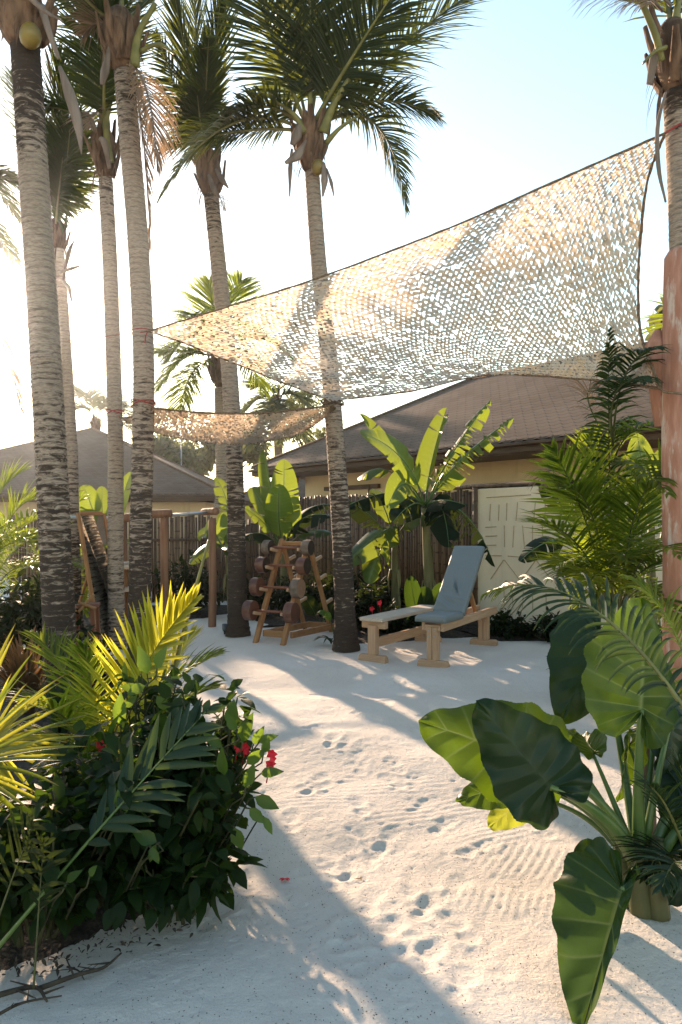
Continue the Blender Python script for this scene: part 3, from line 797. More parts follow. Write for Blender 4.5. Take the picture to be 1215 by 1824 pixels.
stroke(.20, 1.08, .50, 1.09); stroke(.62, 1.09, .95, 1.08); stroke(1.02, 1.09, 1.3, 1.09)
zz = [(.30, .72), (.55, 1.03), (.86, .74), (1.14, 1.05), (1.42, .76), (1.7, 1.04), (1.98, .75), (2.26, 1.03)]
for a_, b2 in zip(zz, zz[1:]): stroke(*a_, *b2)
for s_ in (.50, .86, 1.42): stroke(s_, .62, s_ + .09, .72); stroke(s_ + .09, .72, s_ + .18, .62)
for s_ in (.55, .72, .9, 1.08, 1.3): stroke(s_, .58, s_, .3)
for s_ in (.35, .6): stroke(s_, .12, s_ + .3, .42)
stroke(.2, .26, .5, .08)
for s_ in (1.55, 1.7, 1.86, 2.05, 2.4): stroke(s_, 1.95, s_, 1.6)
stroke(1.5, 1.5, 2.6, 1.5)
th.part('carved_glyphs', gl, M['groove'], smooth=False)
cp = MB(); cz = 2.16
cp.tube([F0 - fe * .12 + up * cz, F0 + fe * 2.2 + up * (cz + .01), F0 + fe * (pl + .1) + up * cz], .042, 10, tint=.9)
th.part('bamboo_cap', cp, M['stick'])
cp = MB(); cp.tube([F0 - fe * .9 + up * (cz - .01), F0 + fe * .35 + up * (cz + .01)], .036, 10, tint=.8); th.part('cap_pole', cp, M['bamboo'])
pp = MB(); pp.tube([F0 + fn * .05 + up * -.1, F0 + fn * .05 + up * 2.14], .045, 10, tint=.35); th.part('edge_pole', pp, M['bamboo'])

# ================================================================ coconut palms
def palm(label, path, w0, w1, fronds, boot=None, stain=(0, 0), cat='palm tree', extra=None, ring=.055, frond_mat='leaf_coco', group='coconut palms around the yard', rmat='rachis'):
    """path: [(px,py,Y)...] bottom to top; boot: (height m, radius m) fibrous crown base; fronds: list of dicts"""
    pts = [P(*q) for q in path]; base = pts[0].copy()
    th = Thing('coconut_palm', label, cat, base, group)
    tb = MB(); trunk_mesh(tb, pts, w0 / 2, w1 / 2, ring, stain_lo=stain[0], stain_hi=stain[1]); th.part('trunk', tb, M['trunk'])
    top = pts[-1]; ax = (pts[-1] - pts[-2]).normalized()
    if boot:
        bb = MB(); hgt, rad = boot
        lump(bb, top + ax * hgt * .5, rad, ax * (hgt * .62), rough=.10, n=16, taper=.18)
        for i in range(11):            # overlapping sheaths and cut leaf bases
            a = i * 2.4 + rnd(0, .4); dv = Vector((math.cos(a), math.sin(a), 0)); z = rnd(.0, .7) * hgt
            p0 = top + ax * z + dv * rad * .70; p1 = p0 + dv * rad * .45 + ax * hgt * .28; p2 = p1 + dv * rad * rnd(.1, .5) + ax * hgt * rnd(.2, .5)
            strap(bb, [p0, p1, p2], [rad * .8, rad * .65, rad * .3], .012, nrm=dv)
        for i in range(26):            # hanging fibre rags
            a = rnd(0, 6.28); dv = Vector((math.cos(a), math.sin(a), 0)); p0 = top + ax * rnd(.0, .9) * hgt + dv * rad * .95
            blade(bb, p0, p0 + dv * .05 - up * .08, p0 + dv * .06 - up * rnd(.12, .34), rnd(.008, .035), 4, nrm=dv)
        th.part('crown_base', bb, M['fibre'])
    c = top + ax * (boot[0] * .8 if boot else .1)
    for f in fronds:
        d = dict(f); st = d.pop('s', None); s = P(*st) if st else c
        d['wd'] = d['wd'] * .82; d.setdefault('missing', .05); d.setdefault('rag', .22)
        mat = d.pop('mat', frond_mat); rm = d.pop('rm', rmat)
        b = MB(); frond(b, s, P(*d.pop('c')), P(*d.pop('t')), **d); th.part('frond', b, [M[rm], M[mat]])
    for e_ in (extra or []):
        kind = e_[0]; b = MB()
        if kind == 'coconut': lump(b, P(*e_[1]), e_[2], Vector((.2, 0, 1)) * e_[2] * 1.15, rough=.015, n=18); th.part('coconut', b, M['coconut'])
        elif kind == 'spathe': strap(b, [P(*q) for q in e_[1]], e_[2], .008); th.part('spathe', b, M['spathe'])
        elif kind == 'stub': strap(b, [P(*q) for q in e_[1]], e_[2], .016); th.part('leaf_stalk', b, M['rachis'])
        elif kind == 'dead': frond(b, P(*e_[1]), P(*e_[2]), P(*e_[3]), **e_[4]); th.part('dead_frond', b, [M['spathe'], M['leaf_dry']])
    return th
CN = dict(n=95, L=.78, wd=.034, a0=70, a1=26, beta=12, hang=.55, r=.028, t0=.2)
def fr(c, t, **k): d = dict(CN); d.update(c=c, t=t, **k); return d

# 1: big left trunk
palm('thick coconut trunk at the left edge with one yellow coconut at its top', [(112, 1252, 6.5), (104, 1080, 6.5), (100, 1000, 6.5), (86, 720, 6.5), (66, 400, 6.5), (45, 85, 6.5)], .275, .245,
     [fr((30, -60, 6.4), (-130, -160, 6.0), n=60), fr((60, -120, 6.7), (190, -260, 7.2), n=60)],
     boot=(.46, .21), stain=(1.0, 1.15), extra=[('coconut', (54, 64, 6.34), .092),
     ('spathe', [(72, 8, 6.35), (88, 60, 6.3), (105, 105, 6.3)], [.07, .055, .03]), ('spathe', [(106, 118, 6.3), (122, 165, 6.28), (138, 220, 6.28), (145, 274, 6.28)], [.03, .10, .085, .012]),
     ('spathe', [(30, -30, 6.3), (75, 15, 6.2), (112, 38, 6.1)], [.07, .04, .01])])
# 2: slim trunk behind it
palm('slim pale coconut trunk close behind the thick left trunk', [(134, 1140, 10.6), (129, 960, 10.6), (126, 800, 10.6), (116, 620, 10.6), (108, 500, 10.6), (104, 445, 10.6)], .22, .16,
     [fr((118, 260, 10.4), (104, 95, 10.0), L=.72, a0=40, a1=14, beta=35, hang=.25, nrm=(.6, -.8, .1), n=80), fr((88, 300, 10.4), (70, 150, 9.6), L=.6, a0=45, hang=.8, nrm=(-.5, -.8, 0), n=80),
      fr((128, 220, 10.8), (175, 90, 11.2), L=.7, a0=45, hang=.35, n=85, nrm=(.3, -.9, .2)), fr((116, 330, 10.1), (125, 230, 9.6), L=.75, hang=.9, n=80, nrm=(0, -1, 0)),
      fr((85, 250, 11), (20, 130, 11.4), L=.8), fr((100, 380, 10.2), (112, 280, 9.7), L=.62, hang=1.3, n=70, nrm=(0, -1, 0)), fr((130, 330, 10.5), (150, 210, 10.2), L=.6, hang=.9, n=70, nrm=(.4, -1, 0))],
     boot=(.42, .12), stain=(.9, .1), extra=[('spathe', [(112, 500, 10.4), (122, 450, 10.3), (134, 425, 10.2)], [.03, .07, .01]), ('spathe', [(106, 485, 10.4), (126, 478, 10.2), (142, 474, 10.1)], [.04, .06, .02]),
     ('spathe', [(112, 500, 10.4), (122, 512, 10.3), (128, 538, 10.3)], [.03, .07, .02])])
# 3
palm('pale coconut trunk between the thick left trunk and the dark based one', [(208, 1152, 9.5), (206, 960, 9.5), (206, 800, 9.5), (202, 640, 9.5), (196, 470, 9.5), (188, 318, 9.5)], .205, .18,
     [fr((170, 90, 9.3), (110, -60, 9.0)), fr((200, 80, 9.9), (240, -90, 10.4)), fr((140, 190, 9.6), (80, 190, 9.8), n=70, L=.5, hang=.9), fr((185, 130, 9.0), (190, -40, 8.4))],
     boot=(.62, .155), stain=(.55, .55), extra=[('spathe', [(195, 300, 9.3), (186, 255, 9.2), (178, 245, 9.2)], [.05, .09, .06]), ('stub', [(196, 290, 9.4), (188, 225, 9.3), (200, 165, 9.3)], [.10, .08, .05]),
     ('dead', (180, 205, 9.5), (165, 190, 9.4), (160, 225, 9.3), dict(n=26, L=.45, wd=.02, hang=1.0, r=.012))])
# 4
palm('curved coconut trunk with a black mossy foot holding the nets at the left', [(250, 1190, 8.0), (250, 1000, 8.0), (254, 820, 8.0), (256, 640, 8.0), (246, 430, 8.0), (232, 260, 8.0), (221, 125, 8.0)], .235, .215,
     [fr((225, -80, 8.1), (210, -260, 8.3), n=60), fr((150, 10, 7.9), (95, -70, 7.6), n=60), fr((260, 10, 8.3), (330, -60, 8.8), n=60)],
     boot=(.62, .185), stain=(1.0, .6), extra=[('stub', [(238, 118, 7.85), (246, 60, 7.8), (276, 5, 7.75)], [.12, .08, .06]), ('stub', [(250, 90, 7.85), (282, 78, 7.7), (312, 96, 7.6)], [.06, .05, .02]),
     ('spathe', [(196, 80, 7.9), (186, 125, 7.85), (182, 150, 7.85)], [.04, .10, .05]),
     ('dead', (240, 120, 7.95), (272, 150, 7.7), (280, 300, 7.7), dict(n=64, L=.52, wd=.020, a0=60, a1=20, hang=1.3, r=.018, t0=.05)),
     ('dead', (238, 130, 8.2), (260, 240, 8.3), (268, 440, 8.3), dict(n=70, L=.42, wd=.018, a0=40, a1=14, hang=1.2, r=.014, t0=.05, missing=.15)),
     ('dead', (205, 60, 8.0), (180, 20, 8.1), (150, 60, 8.1), dict(n=40, L=.42, wd=.018, hang=1.1, r=.014))])
# 5
palm('dark coconut trunk with upright fronds left of the dumbbell rack', [(424, 1132, 10.3), (422, 1000, 10.3), (419, 860, 10.3), (410, 680, 10.3), (394, 520, 10.3), (376, 348, 10.3)], .255, .205,
     [fr((340, 150, 10.2), (300, -70, 9.9), L=.62, a0=34, a1=12, beta=35, hang=.2, nrm=(-.4, -.9, 0)), fr((345, 120, 10.5), (345, -120, 10.8), L=.62, a0=34, a1=12, beta=35, hang=.15, nrm=(0, -1, 0)), fr((375, 130, 10.1), (400, -60, 9.7), L=.62, a0=34, a1=12, beta=35, hang=.3, nrm=(.4, -.9, 0)),
      fr((330, 210, 10.3), (278, 60, 10.2), L=.5, hang=.5, nrm=(-.7, -.7, 0)), fr((362, 215, 9.9), (372, 70, 9.4), L=.5, a0=45, hang=.5, nrm=(0, -1, 0)),
      fr((358, 240, 10.0), (352, 170, 9.7), L=.62, hang=1.1, nrm=(0, -1, 0))],
     boot=(.62, .17), stain=(1.15, .65), extra=[('spathe', [(384, 300, 10.1), (396, 320, 10.0), (407, 335, 10.0)], [.05, .08, .02]), ('spathe', [(372, 310, 10.1), (380, 335, 10.0), (392, 352, 10.0)], [.05, .08, .02]),
     ('spathe', [(352, 240, 10.1), (346, 260, 10.0), (345, 275, 10.0)], [.02, .05, .02]), ('dead', (384, 345, 10.1), (396, 352, 10.0), (398, 372, 10.0), dict(n=16, L=.22, wd=.014, hang=1, r=.01))])
# 6: centre
palm('tall centre coconut palm with a full crown behind the big net', [(617, 1157, 9.25), (611, 1000, 9.25), (600, 820, 9.25), (586, 640, 9.25), (568, 470, 9.25), (556, 305, 9.25)], .262, .185,
     [fr((556, 90, 9.1), (548, -140, 8.7), L=.95, n=110, wd=.040, beta=8, hang=.1, nrm=(.1, -1, .25), r=.04), fr((575, 60, 9.5), (640, -180, 9.9), L=.85, beta=20, hang=.3, nrm=(.1, -1, .1)),
      fr((500, 120, 9.1), (425, -110, 8.8), L=.92, n=110, wd=.038, hang=.45, nrm=(-.2, -.9, .4), r=.036), fr((618, 110, 8.9), (740, -70, 8.3), L=.95, n=115, wd=.040, hang=.55, nrm=(.3, -.8, .5), r=.038),
      fr((640, 120, 9.4), (880, -40, 9.2), L=.98, n=105, wd=.036, hang=.7, nrm=(.2, -.6, .7), r=.036), fr((660, 140, 9.2), (780, 208, 9.0), L=.66, n=85, wd=.032, hang=.95),
      fr((690, 130, 9.6), (724, 372, 9.7), L=.62, n=90, wd=.028, hang=1.1), fr((440, 215, 9.2), (288, 268, 9.0), L=.66, n=95, wd=.032, hang=.95),
      fr((400, 150, 8.9), (286, 352, 8.6), L=.60, n=95, wd=.030, hang=1.0), fr((480, 160, 9.0), (400, 205, 8.7), L=.60, n=80, wd=.034, hang=1.1),
      fr((520, 110, 10.0), (500, -40, 10.9), L=.7)],
     boot=(.62, .185), stain=(1.05, .15), extra=[('coconut', (566, 298, 9.1), .085), ('spathe', [(520, 265, 9.1), (517, 300, 9.05), (516, 350, 9.05)], [.03, .06, .015]), ('spathe', [(576, 290, 9.05), (578, 320, 9.0), (575, 350, 9.0)], [.05, .09, .02]),
     ('spathe', [(536, 215, 9.05), (528, 240, 9.0), (520, 258, 9.0)], [.06, .14, .06]), ('spathe', [(545, 250, 9.0), (530, 275, 8.95), (508, 290, 8.9)], [.03, .13, .04]), ('spathe', [(582, 300, 9.05), (590, 325, 9.0), (595, 350, 9.0)], [.02, .045, .01]),
     ('stub', [(545, 235, 9.05), (520, 200, 9.0), (470, 165, 8.9)], [.10, .06, .04]), ('stub', [(575, 235, 9.05), (592, 190, 9.0), (622, 140, 8.9)], [.13, .09, .06]), ('stub', [(580, 255, 9.1), (605, 228, 9.0), (640, 205, 8.95)], [.08, .05, .03])])
# 7: right, boots in view only
palm('coconut palm at the right edge growing out of the pink rendered pillar', [(1222, 640, 4.84), (1218, 460, 4.84), (1212, 300, 4.84), (1204, 165, 4.84)], .18, .165,
     [fr((1215, -60, 4.8), (1260, -260, 4.7), n=60), fr((1190, -20, 5.1), (1150, -170, 5.5), n=60)],
     boot=(.44, .125), stain=(.35, .9), ring=.04, extra=[('stub', [(1180, 108, 4.72), (1168, 60, 4.66), (1142, 0, 4.6)], [.05, .05, .04]), ('stub', [(1186, 84, 4.68), (1166, 92, 4.62), (1146, 112, 4.6)], [.03, .022, .014]),
     ('spathe', [(1178, 70, 4.74), (1166, 105, 4.7), (1158, 150, 4.7)], [.03, .06, .045]),
     ('spathe', [(1186, 165, 4.72), (1172, 225, 4.7), (1174, 300, 4.7), (1186, 360, 4.7)], [.016, .028, .03, .012]),
     ('dead', (1180, 20, 4.7), (1130, -40, 4.4), (1075, -30, 4.1), dict(n=34, L=.42, wd=.009, a0=60, a1=30, hang=1.6, r=.01)),
     ('dead', (1195, 10, 4.66), (1160, -30, 4.4), (1150, 10, 4.2), dict(n=26, L=.36, wd=.009, a0=60, a1=30, hang=1.6, r=.01))])
# pillar
th = Thing('pillar', 'pink rendered pillar with peeling plaster at the right edge', 'pillar', GX(1222, 4.84))
pb = MB(); cx = GX(1224, 4.84)
zs = [-.1, .3, .8, 1.4, 2.0, 2.6, 3.1, 3.36, 3.40]; rs = [.158, .155, .156, .152, .154, .150, .147, .143, .12]
pb.tube([cx + Vector((math.sin(z * 2) * .006, 0, z)) for z in zs], rs, 28); th.part('shaft', pb, M['pillar'])
pb = MB(); pb.tube([cx + Vector((-.12, .1, 2.25)), cx + Vector((-.15, .1, 2.62)), cx + Vector((-.165, .1, 2.80)), cx + Vector((-.15, .1, 2.90))], [.05, .075, .07, .02], 12); th.part('buttress', pb, M['pillar'])

# background palms
palm('short leafy palm behind the dark trunk with upright fronds', [(398, 905, 15.5), (396, 800, 15.5), (393, 690, 15.5)], .30, .26,
     [fr((385, 580, 15.3), (372, 500, 15.0), L=.85, hang=.3, nrm=(0, -1, 0)), fr((340, 600, 15.2), (285, 690, 14.8), L=.95, wd=.04, hang=.9), fr((350, 560, 15.4), (300, 640, 15.0), L=.95, wd=.04), fr((440, 560, 15.4), (520, 640, 15.2), L=.9, hang=.8),
      fr((405, 540, 15.8), (430, 500, 16), L=.9, hang=.3, nrm=(0, -1, 0)), fr((330, 640, 15.0), (320, 740, 14.6), L=.85, hang=.9), fr((430, 590, 15.1), (470, 700, 14.6), L=.85, hang=1), fr((360, 560, 15.0), (340, 560, 14.2), L=.8, hang=1.1), fr((320, 620, 15.6), (285, 630, 15.8), L=.7)],
     boot=(.8, .2), stain=(.5, .3), frond_mat='leaf_areca')
palm('small distant palm over the roof between the dark and centre trunks', [(498, 900, 23), (496, 800, 23), (492, 740, 23)], .30, .25,
     [fr((470, 690, 23), (430, 740, 22.6), L=1.0, wd=.05), fr((520, 680, 23), (560, 740, 22.6), L=1.0, wd=.05), fr((485, 680, 23), (450, 690, 23.3), L=1, wd=.05), fr((500, 670, 23), (545, 690, 23.6), L=1, wd=.05),
      fr((510, 720, 22.5), (560, 800, 22), L=1, wd=.05), fr((470, 720, 22.6), (440, 800, 22), L=1, wd=.05), fr((495, 700, 22.6), (500, 790, 21.4), L=1, wd=.05)], boot=(.6, .18), frond_mat='leaf_far', rmat='rachis_dark')
palm('pale wispy palm over the pyramid roof', [(178, 860, 30), (176, 800, 30), (172, 770, 30)], .3, .26,
     [fr((150, 700, 30), (105, 760, 29.5), L=1.2, wd=.06), fr((190, 690, 30), (250, 760, 29.5), L=1.2, wd=.06), fr((165, 690, 30), (140, 705, 30.4), L=1.2, wd=.06), fr((190, 700, 30.3), (215, 720, 30.5), L=1.2, wd=.06), fr((230, 740, 29), (262, 800, 29), L=1, wd=.06)],
     boot=(.6, .18), frond_mat='leaf_far')
palm('off-frame palm whose tips hang in at the left edge', [(-190, 1150, 9.2), (-185, 800, 9.2), (-175, 480, 9.2), (-165, 330, 9.2)], .25, .2,
     [fr((-60, 240, 9.1), (40, 400, 8.9), L=.6, hang=.9), fr((-50, 290, 9.3), (44, 330, 9.4), L=.6, hang=.9), fr((-60, 330, 9.0), (30, 470, 8.6), L=.55, hang=1.0), fr((-240, 220, 9.2), (-350, 400, 9), L=.6), fr((-160, 180, 9.2), (-120, 50, 9.2), L=.6),
      fr((-100, 420, 9.2), (-20, 455, 9.2), L=.5, hang=.9)],
     boot=(.5, .16), extra=[('dead', (-140, 400, 9.1), (-20, 460, 8.9), (38, 728, 8.7), dict(n=80, L=.5, wd=.016, a0=45, a1=12, hang=.9, r=.014, t0=.1, missing=.1))])
# far trees above the roofs
def far_tree(label, px, py0, py1, Y, rx, n, mat='leaf_far', L=.34):
    b0 = GX(px, Y); top = P(px, py0, Y); bot = P(px, py1, Y)
    th = Thing('broadleaf_tree', label, 'tree', b0, 'trees beyond the houses')
    tr = MB(); tr.tube([b0, (b0 + bot) / 2 + Vector((.1, 0, 0)), bot, (bot + top) / 2], [.16, .13, .10, .04], 8)
    lf = MB(); H = (top.z - bot.z)
    lobes = []
    for i in range(11):
        a = rnd(0, 6.28); q = Vector((math.cos(a) * rx * rnd(.1, .8), math.sin(a) * rx * rnd(.1, .8), rnd(.15, .92) * H)); c = bot + q
        lobes.append((c, rnd(.22, .5) * rx)); tr.tube([bot + Vector((0, 0, q.z * .3)), c], [.05, .015], 5)
    for c, r in lobes:
        for j in range(n // 11):
            d = rdir(); p = c + d * r * rnd(.3, 1.05) ** .6 * Vector((1, 1, .7)).length / 1.58
            p.z = c.z + (p.z - c.z) * .75
            ovate(lf, p, rdir(-.1), rdir(.6), L * rnd(.5, 1.2), L * .45, rnd(0, 1))
    th.part('trunk', tr, M['stick']); th.part('crown', lf, M[mat])
far_tree('rounded hazy tree over the left roof ridge beside the dark trunk', 335, 768, 850, 34, 2.3, 3200)
far_tree('hazy tree rising behind the dark coconut trunk', 425, 745, 850, 36, 2.0, 2600)
far_tree('thin feathery tree above the house roof beside the centre trunk', 545, 690, 830, 33, 1.5, 1300, L=.22)
far_tree('low tree filling the gap over the pyramid roof', 270, 790, 850, 38, 2.2, 1800)
far_tree('leafy tree glimpsed right of the pink pillar', 1290, 520, 800, 14, 1.6, 1500)
# slim mast
mb_ = MB(); q = GX(323, 32); mb_.tube([q, q + Vector((0, 0, P(323, 782, 32).z))], [.04, .025], 8); mb_.box(q + Vector((0, 0, .1)), ((1, 0, 0), (0, 1, 0), (0, 0, 1)), (.12, .12, .1), 0, .02)
tag(mb_.build('mast', M['steel']), 'thin pale mast standing above the far roofs', 'mast')
b_ = MB(); s0 = P(1225, 560, 7.5)
th = Thing('fan_palm', 'spiky fan palm tips sticking out left of the pink pillar', 'palm tree', GX(1245, 7.5))
tb = MB(); trunk_mesh(tb, [GX(1250, 7.5), P(1245, 700, 7.5), P(1240, 575, 7.5)], .09, .08); th.part('trunk', tb, M['trunk'])
for i in range(16):
    a = R(rnd(100, 260)); d = Vector((math.cos(a), rnd(-.4, .4), math.sin(a) * .8 + .1)); blade(b_, P(1240, 570, 7.5), P(1240, 570, 7.5) + d * .32, P(1240, 570, 7.5) + d * .6 - up * .12, .035, nrm=(0, -1, .4))
th.part('foliage', b_, M['leaf_areca'])
# ================================================================ shade nets
def coons(top, right, bottom, left, sag):
    """four border splines (lists of Vectors): top A>B, right B>C, bottom D>C, left A>D"""
    n = 60; T = spline(top, n); Rr = spline(right, n); Bo = spline(bottom, n); Le = spline(left, n)
    def S(a, t):
        t = min(max(t, 0), 1) * n; k = min(int(t), n - 1); return a[k].lerp(a[k + 1], t - k)
    A, B, D, C = T[0], T[-1], Bo[0], Bo[-1]
    def F(u, v):
        p = S(T, u) * (1 - v) + S(Bo, u) * v + S(Le, v) * (1 - u) + S(Rr, v) * u - (A * ((1 - u) * (1 - v)) + B * (u * (1 - v)) + D * ((1 - u) * v) + C * (u * v))
        return p + sag * (16 * u * (1 - u) * v * (1 - v) * .25)
    return F, (T, Rr, Bo, Le)
def net(name, label, F, borders, nu, nv, rope_r, open_=.36, loc=None, puff=.012, mat='net'):
    th = Thing(name, label, 'shade net', loc or F(.5, .5))
    b = MB(); e = 1e-3
    for j in range(nv):
        shift = rnd(-.3, .3)
        prev = None
        for i in range(2 * nu + 1):
            u = i / (2 * nu); dv = 1 / nv
            zig = .46 if i % 2 else -.46
            opn = open_ + .30 * (float(vnoise(np.array([u * 13 + 3.]), np.array([j / nv * 8.]), 40)[0]) ) + rnd(-.12, .12)
            opn = min(.8, max(.04, opn))
            vc = (j + .5 + zig * .8 + rnd(-.12, .12)) * dv
            h = (1.25 - opn) * .5 * dv
            uu = min(1, max(0, u + (((j * .41) % 1 - .5) * 2 + rnd(-.25, .25)) / (2 * nu)))
            v0, v1 = min(1, max(0, vc - h)), min(1, max(0, vc + h))
            p0, p1 = F(uu, v0), F(uu, v1)
            N = (F(min(1, uu + e), vc if vc < 1 else .99) - F(max(0, uu - e), min(.99, vc))).cross(p1 - p0)
            N = N.normalized() if N.length > 1e-9 else Vector((0, -1, 0))
            k1 = rnd(-1, 1) * puff; k2 = rnd(-1, 1) * puff + (puff if i % 2 else -puff)
            t = rnd(0, 1)
            cur = (b.vert(p0 + N * k1, (u * nu / 28, j / nv * nv / 18, t)), b.vert((p0 + p1) / 2 + N * (k1 + k2) * .8, (u * nu / 28, j / nv * nv / 18, t)), b.vert(p1 + N * k2, (u * nu / 28, j / nv * nv / 18, t)))
            if prev and random.random() > .05:
                b.face((prev[0], cur[0], cur[1], prev[1])); b.face((prev[1], cur[1], cur[2], prev[2]))
            prev = cur
    th.part('mesh_fabric', b, M[mat], smooth=True)
    r = MB()
    for s in borders: r.tube([p + Vector((rnd(-.002, .002), 0, rnd(-.002, .002))) for p in s], [rope_r * rnd(.8, 1.3) for _ in s], 6)
    th.part('edge_rope', r, M['rope'])
    return th
A, B, C, D = P(264, 590, 7.75), P(1184, 238, 4.72), P(1176, 692, 4.72), P(592, 714, 9.0)
top = [A, P(400, 548, 7.35), P(570, 494, 6.8), P(800, 406, 6.0), P(1000, 318, 5.3), B]
right = [B, P(1152, 330, 4.95), P(1138, 470, 5.15), P(1141, 590, 5.05), C]
bottom = [D, P(730, 697, 8.2), P(830, 674, 7.4), P(900, 667, 6.8), P(1050, 676, 5.7), C]
left = [A, P(330, 612, 7.95), P(420, 648, 8.25), P(505, 682, 8.6), D]
F, bd = coons(top, right, bottom, left, Vector((0, .25, -.35)))
net('camouflage_net', 'large pale camouflage net stretched from the curved trunk across to the right palm', F, bd, 84, 45, .009, open_=.40)
A2, B2, C2, D2 = P(274, 727, 7.86), P(592, 722, 9.1), P(597, 727, 9.12), P(214, 745, 9.38)
top = [A2, P(360, 735, 8.25), P(460, 736, 8.65), P(545, 728, 8.95), B2]
bottom = [D2, P(262, 764, 9.3), P(330, 782, 9.45), P(430, 790, 9.65), P(520, 776, 9.55), P(570, 748, 9.3), C2]
left = [A2, P(255, 735, 8.2), P(235, 742, 8.8), D2]
right = [B2, (B2 + C2) / 2, C2]
F2, bd2 = coons(top, right, bottom, left, Vector((0, 0, -.25)))
net('camouflage_net', 'small tan camouflage net slung low between the pale trunks and the centre palm', F2, bd2, 64, 22, .012, open_=.16, puff=.02, mat='net_tan')
# cords tying the nets
def cord(label, pts, mat='rope_red', r=.006, name='cord'):
    b = MB(); b.tube(spline(pts, 24), r, 6); tag(b.build(name, M[mat]), label, 'cord')
def wrap_pts(px, py, Y, rad, turns, dz=.03):
    c = P(px, py, Y); return [c + Vector((math.cos(t * 6.283) * rad, math.sin(t * 6.283) * rad, dz * math.sin(t * 9) + dz * .6 * t)) for t in [i / 12 for i in range(int(turns * 12) + 1)]]
b = MB(); b.tube(wrap_pts(255.5, 722, 8.0, .132, 2.6), .007, 6); b.tube([P(270, 724, 7.88), A2], .006, 6)
tag(b.build('cord', M['rope_red']), 'red cord wound round the curved trunk at the small net', 'cord')
b = MB(); b.tube(wrap_pts(205, 738, 9.5, .118, 2.6), .007, 6); b.tube([P(212, 742, 9.4), D2], .008, 6)
tag(b.build('cord', M['rope_red']), 'red cord wound round the pale trunk at the tail of the small net', 'cord')
b = MB(); b.tube(wrap_pts(592, 722, 9.25, .142, 3.2), .010, 6); b.tube([P(590, 716, 9.08), D], .010, 6)
tag(b.build('cord', M['rope']), 'brown rope wound round the centre palm under the big net', 'cord')
b = MB(); b.tube(wrap_pts(251, 592, 8.0, .128, 1.6, .01), .005, 6); b.tube([P(250, 592, 7.87), A], .006, 6)
b.tube(spline([A, A + Vector((-.02, -.02, -.05)), A + Vector((-.03, -.02, -.13))], 6), .006, 5)
b.tube(spline([P(246, 593, 8.0), P(180, 600, 9.0), P(122, 607, 10.5)], 10), .004, 5)
tag(b.build('cord', M['rope_red']), 'thin red cord tying the pointed left corner of the big net', 'cord')
b = MB(); b.tube(spline([B, P(1196, 230, 4.70), P(1214, 220, 4.70), P(1232, 216, 4.8)], 10), .008, 6)
tag(b.build('cord', M['rope_red']), 'dark red cord tying the top right corner of the big net to the palm', 'cord')
b = MB(); b.tube(spline([C, P(1184, 698, 4.70), P(1200, 700, 4.675), P(1222, 702, 4.66)], 10), .008, 6)
tag(b.build('cord', M['rope']), 'brown cord tying the lower right corner of the big net to the pillar', 'cord')

# ================================================================ exercise benches
bx = Vector((.55, .835, 0)).normalized(); bs = Vector((bx.y, -bx.x, 0)); up = Vector((0, 0, 1))
def foot(b, c, ln=.36, ht=.085, wd=.085, dirn=None):
    dirn = dirn or bs; prev = None; y = up.cross(dirn)
    prof = [(-1.0, .55), (-.96, .78), (-.86, .90), (-.35, .86), (-.2, 1.0), (.2, 1.0), (.35, .86), (.86, .90), (.96, .78), (1.0, .55)]
    for s, hh in prof:
        p = c + dirn * (s * ln / 2); z0 = -.03; z1 = ht * hh; e = .012
        cur = [b.vert(p + y * yy + up * zz, (s * ln / 2, yy + zz, .5)) for yy, zz in ((-wd / 2, z0), (wd / 2, z0), (wd / 2, z1 - e), (wd / 2 - e, z1), (-wd / 2 + e, z1), (-wd / 2, z1 - e))]
        if prev:
            for q in range(6): b.face((prev[q], prev[(q + 1) % 6], cur[(q + 1) % 6], cur[q]))
        else: b.face(cur[::-1])
        prev = cur
    b.face(prev)
# flat bench
f0 = GX(665, 8.49); r0 = f0 + bx * 1.42
th = Thing('flat_bench', 'narrow flat wooden bench with a bare plank top beside the padded bench', 'bench', (f0 + r0) / 2, 'timber exercise benches')
for c in (f0, r0):
    b = MB(); foot(b, c + up * gz(c.x, c.y)); th.part('foot', b, M['wood_pale'], smooth=False, fix=True)
    b = MB(); b.beam(c + up * .06, c + up * .405, .11, .085, side=bs, bev=.008); th.part('leg', b, M['wood_pale'], smooth=False)
    b = MB(); b.beam(c - bs * .16 + bx * .035 + up * .405, c + bs * .16 + bx * .035 + up * .405, .075, .085, bev=.008); th.part('cross_bar', b, M['wood_pale'], smooth=False)
b = MB(); b.beam(f0 + bx * .05 + up * .19, r0 - bx * .05 + up * .19, .045, .11, bev=.006); th.part('stretcher', b, M['wood_pale'], smooth=False)
b = MB(); b.beam(f0 - bx * .06 + up * .470, r0 + bx * .10 + up * .470, .31, .042, bev=.006); th.part('seat', b, M['wood_weathered'], smooth=False)
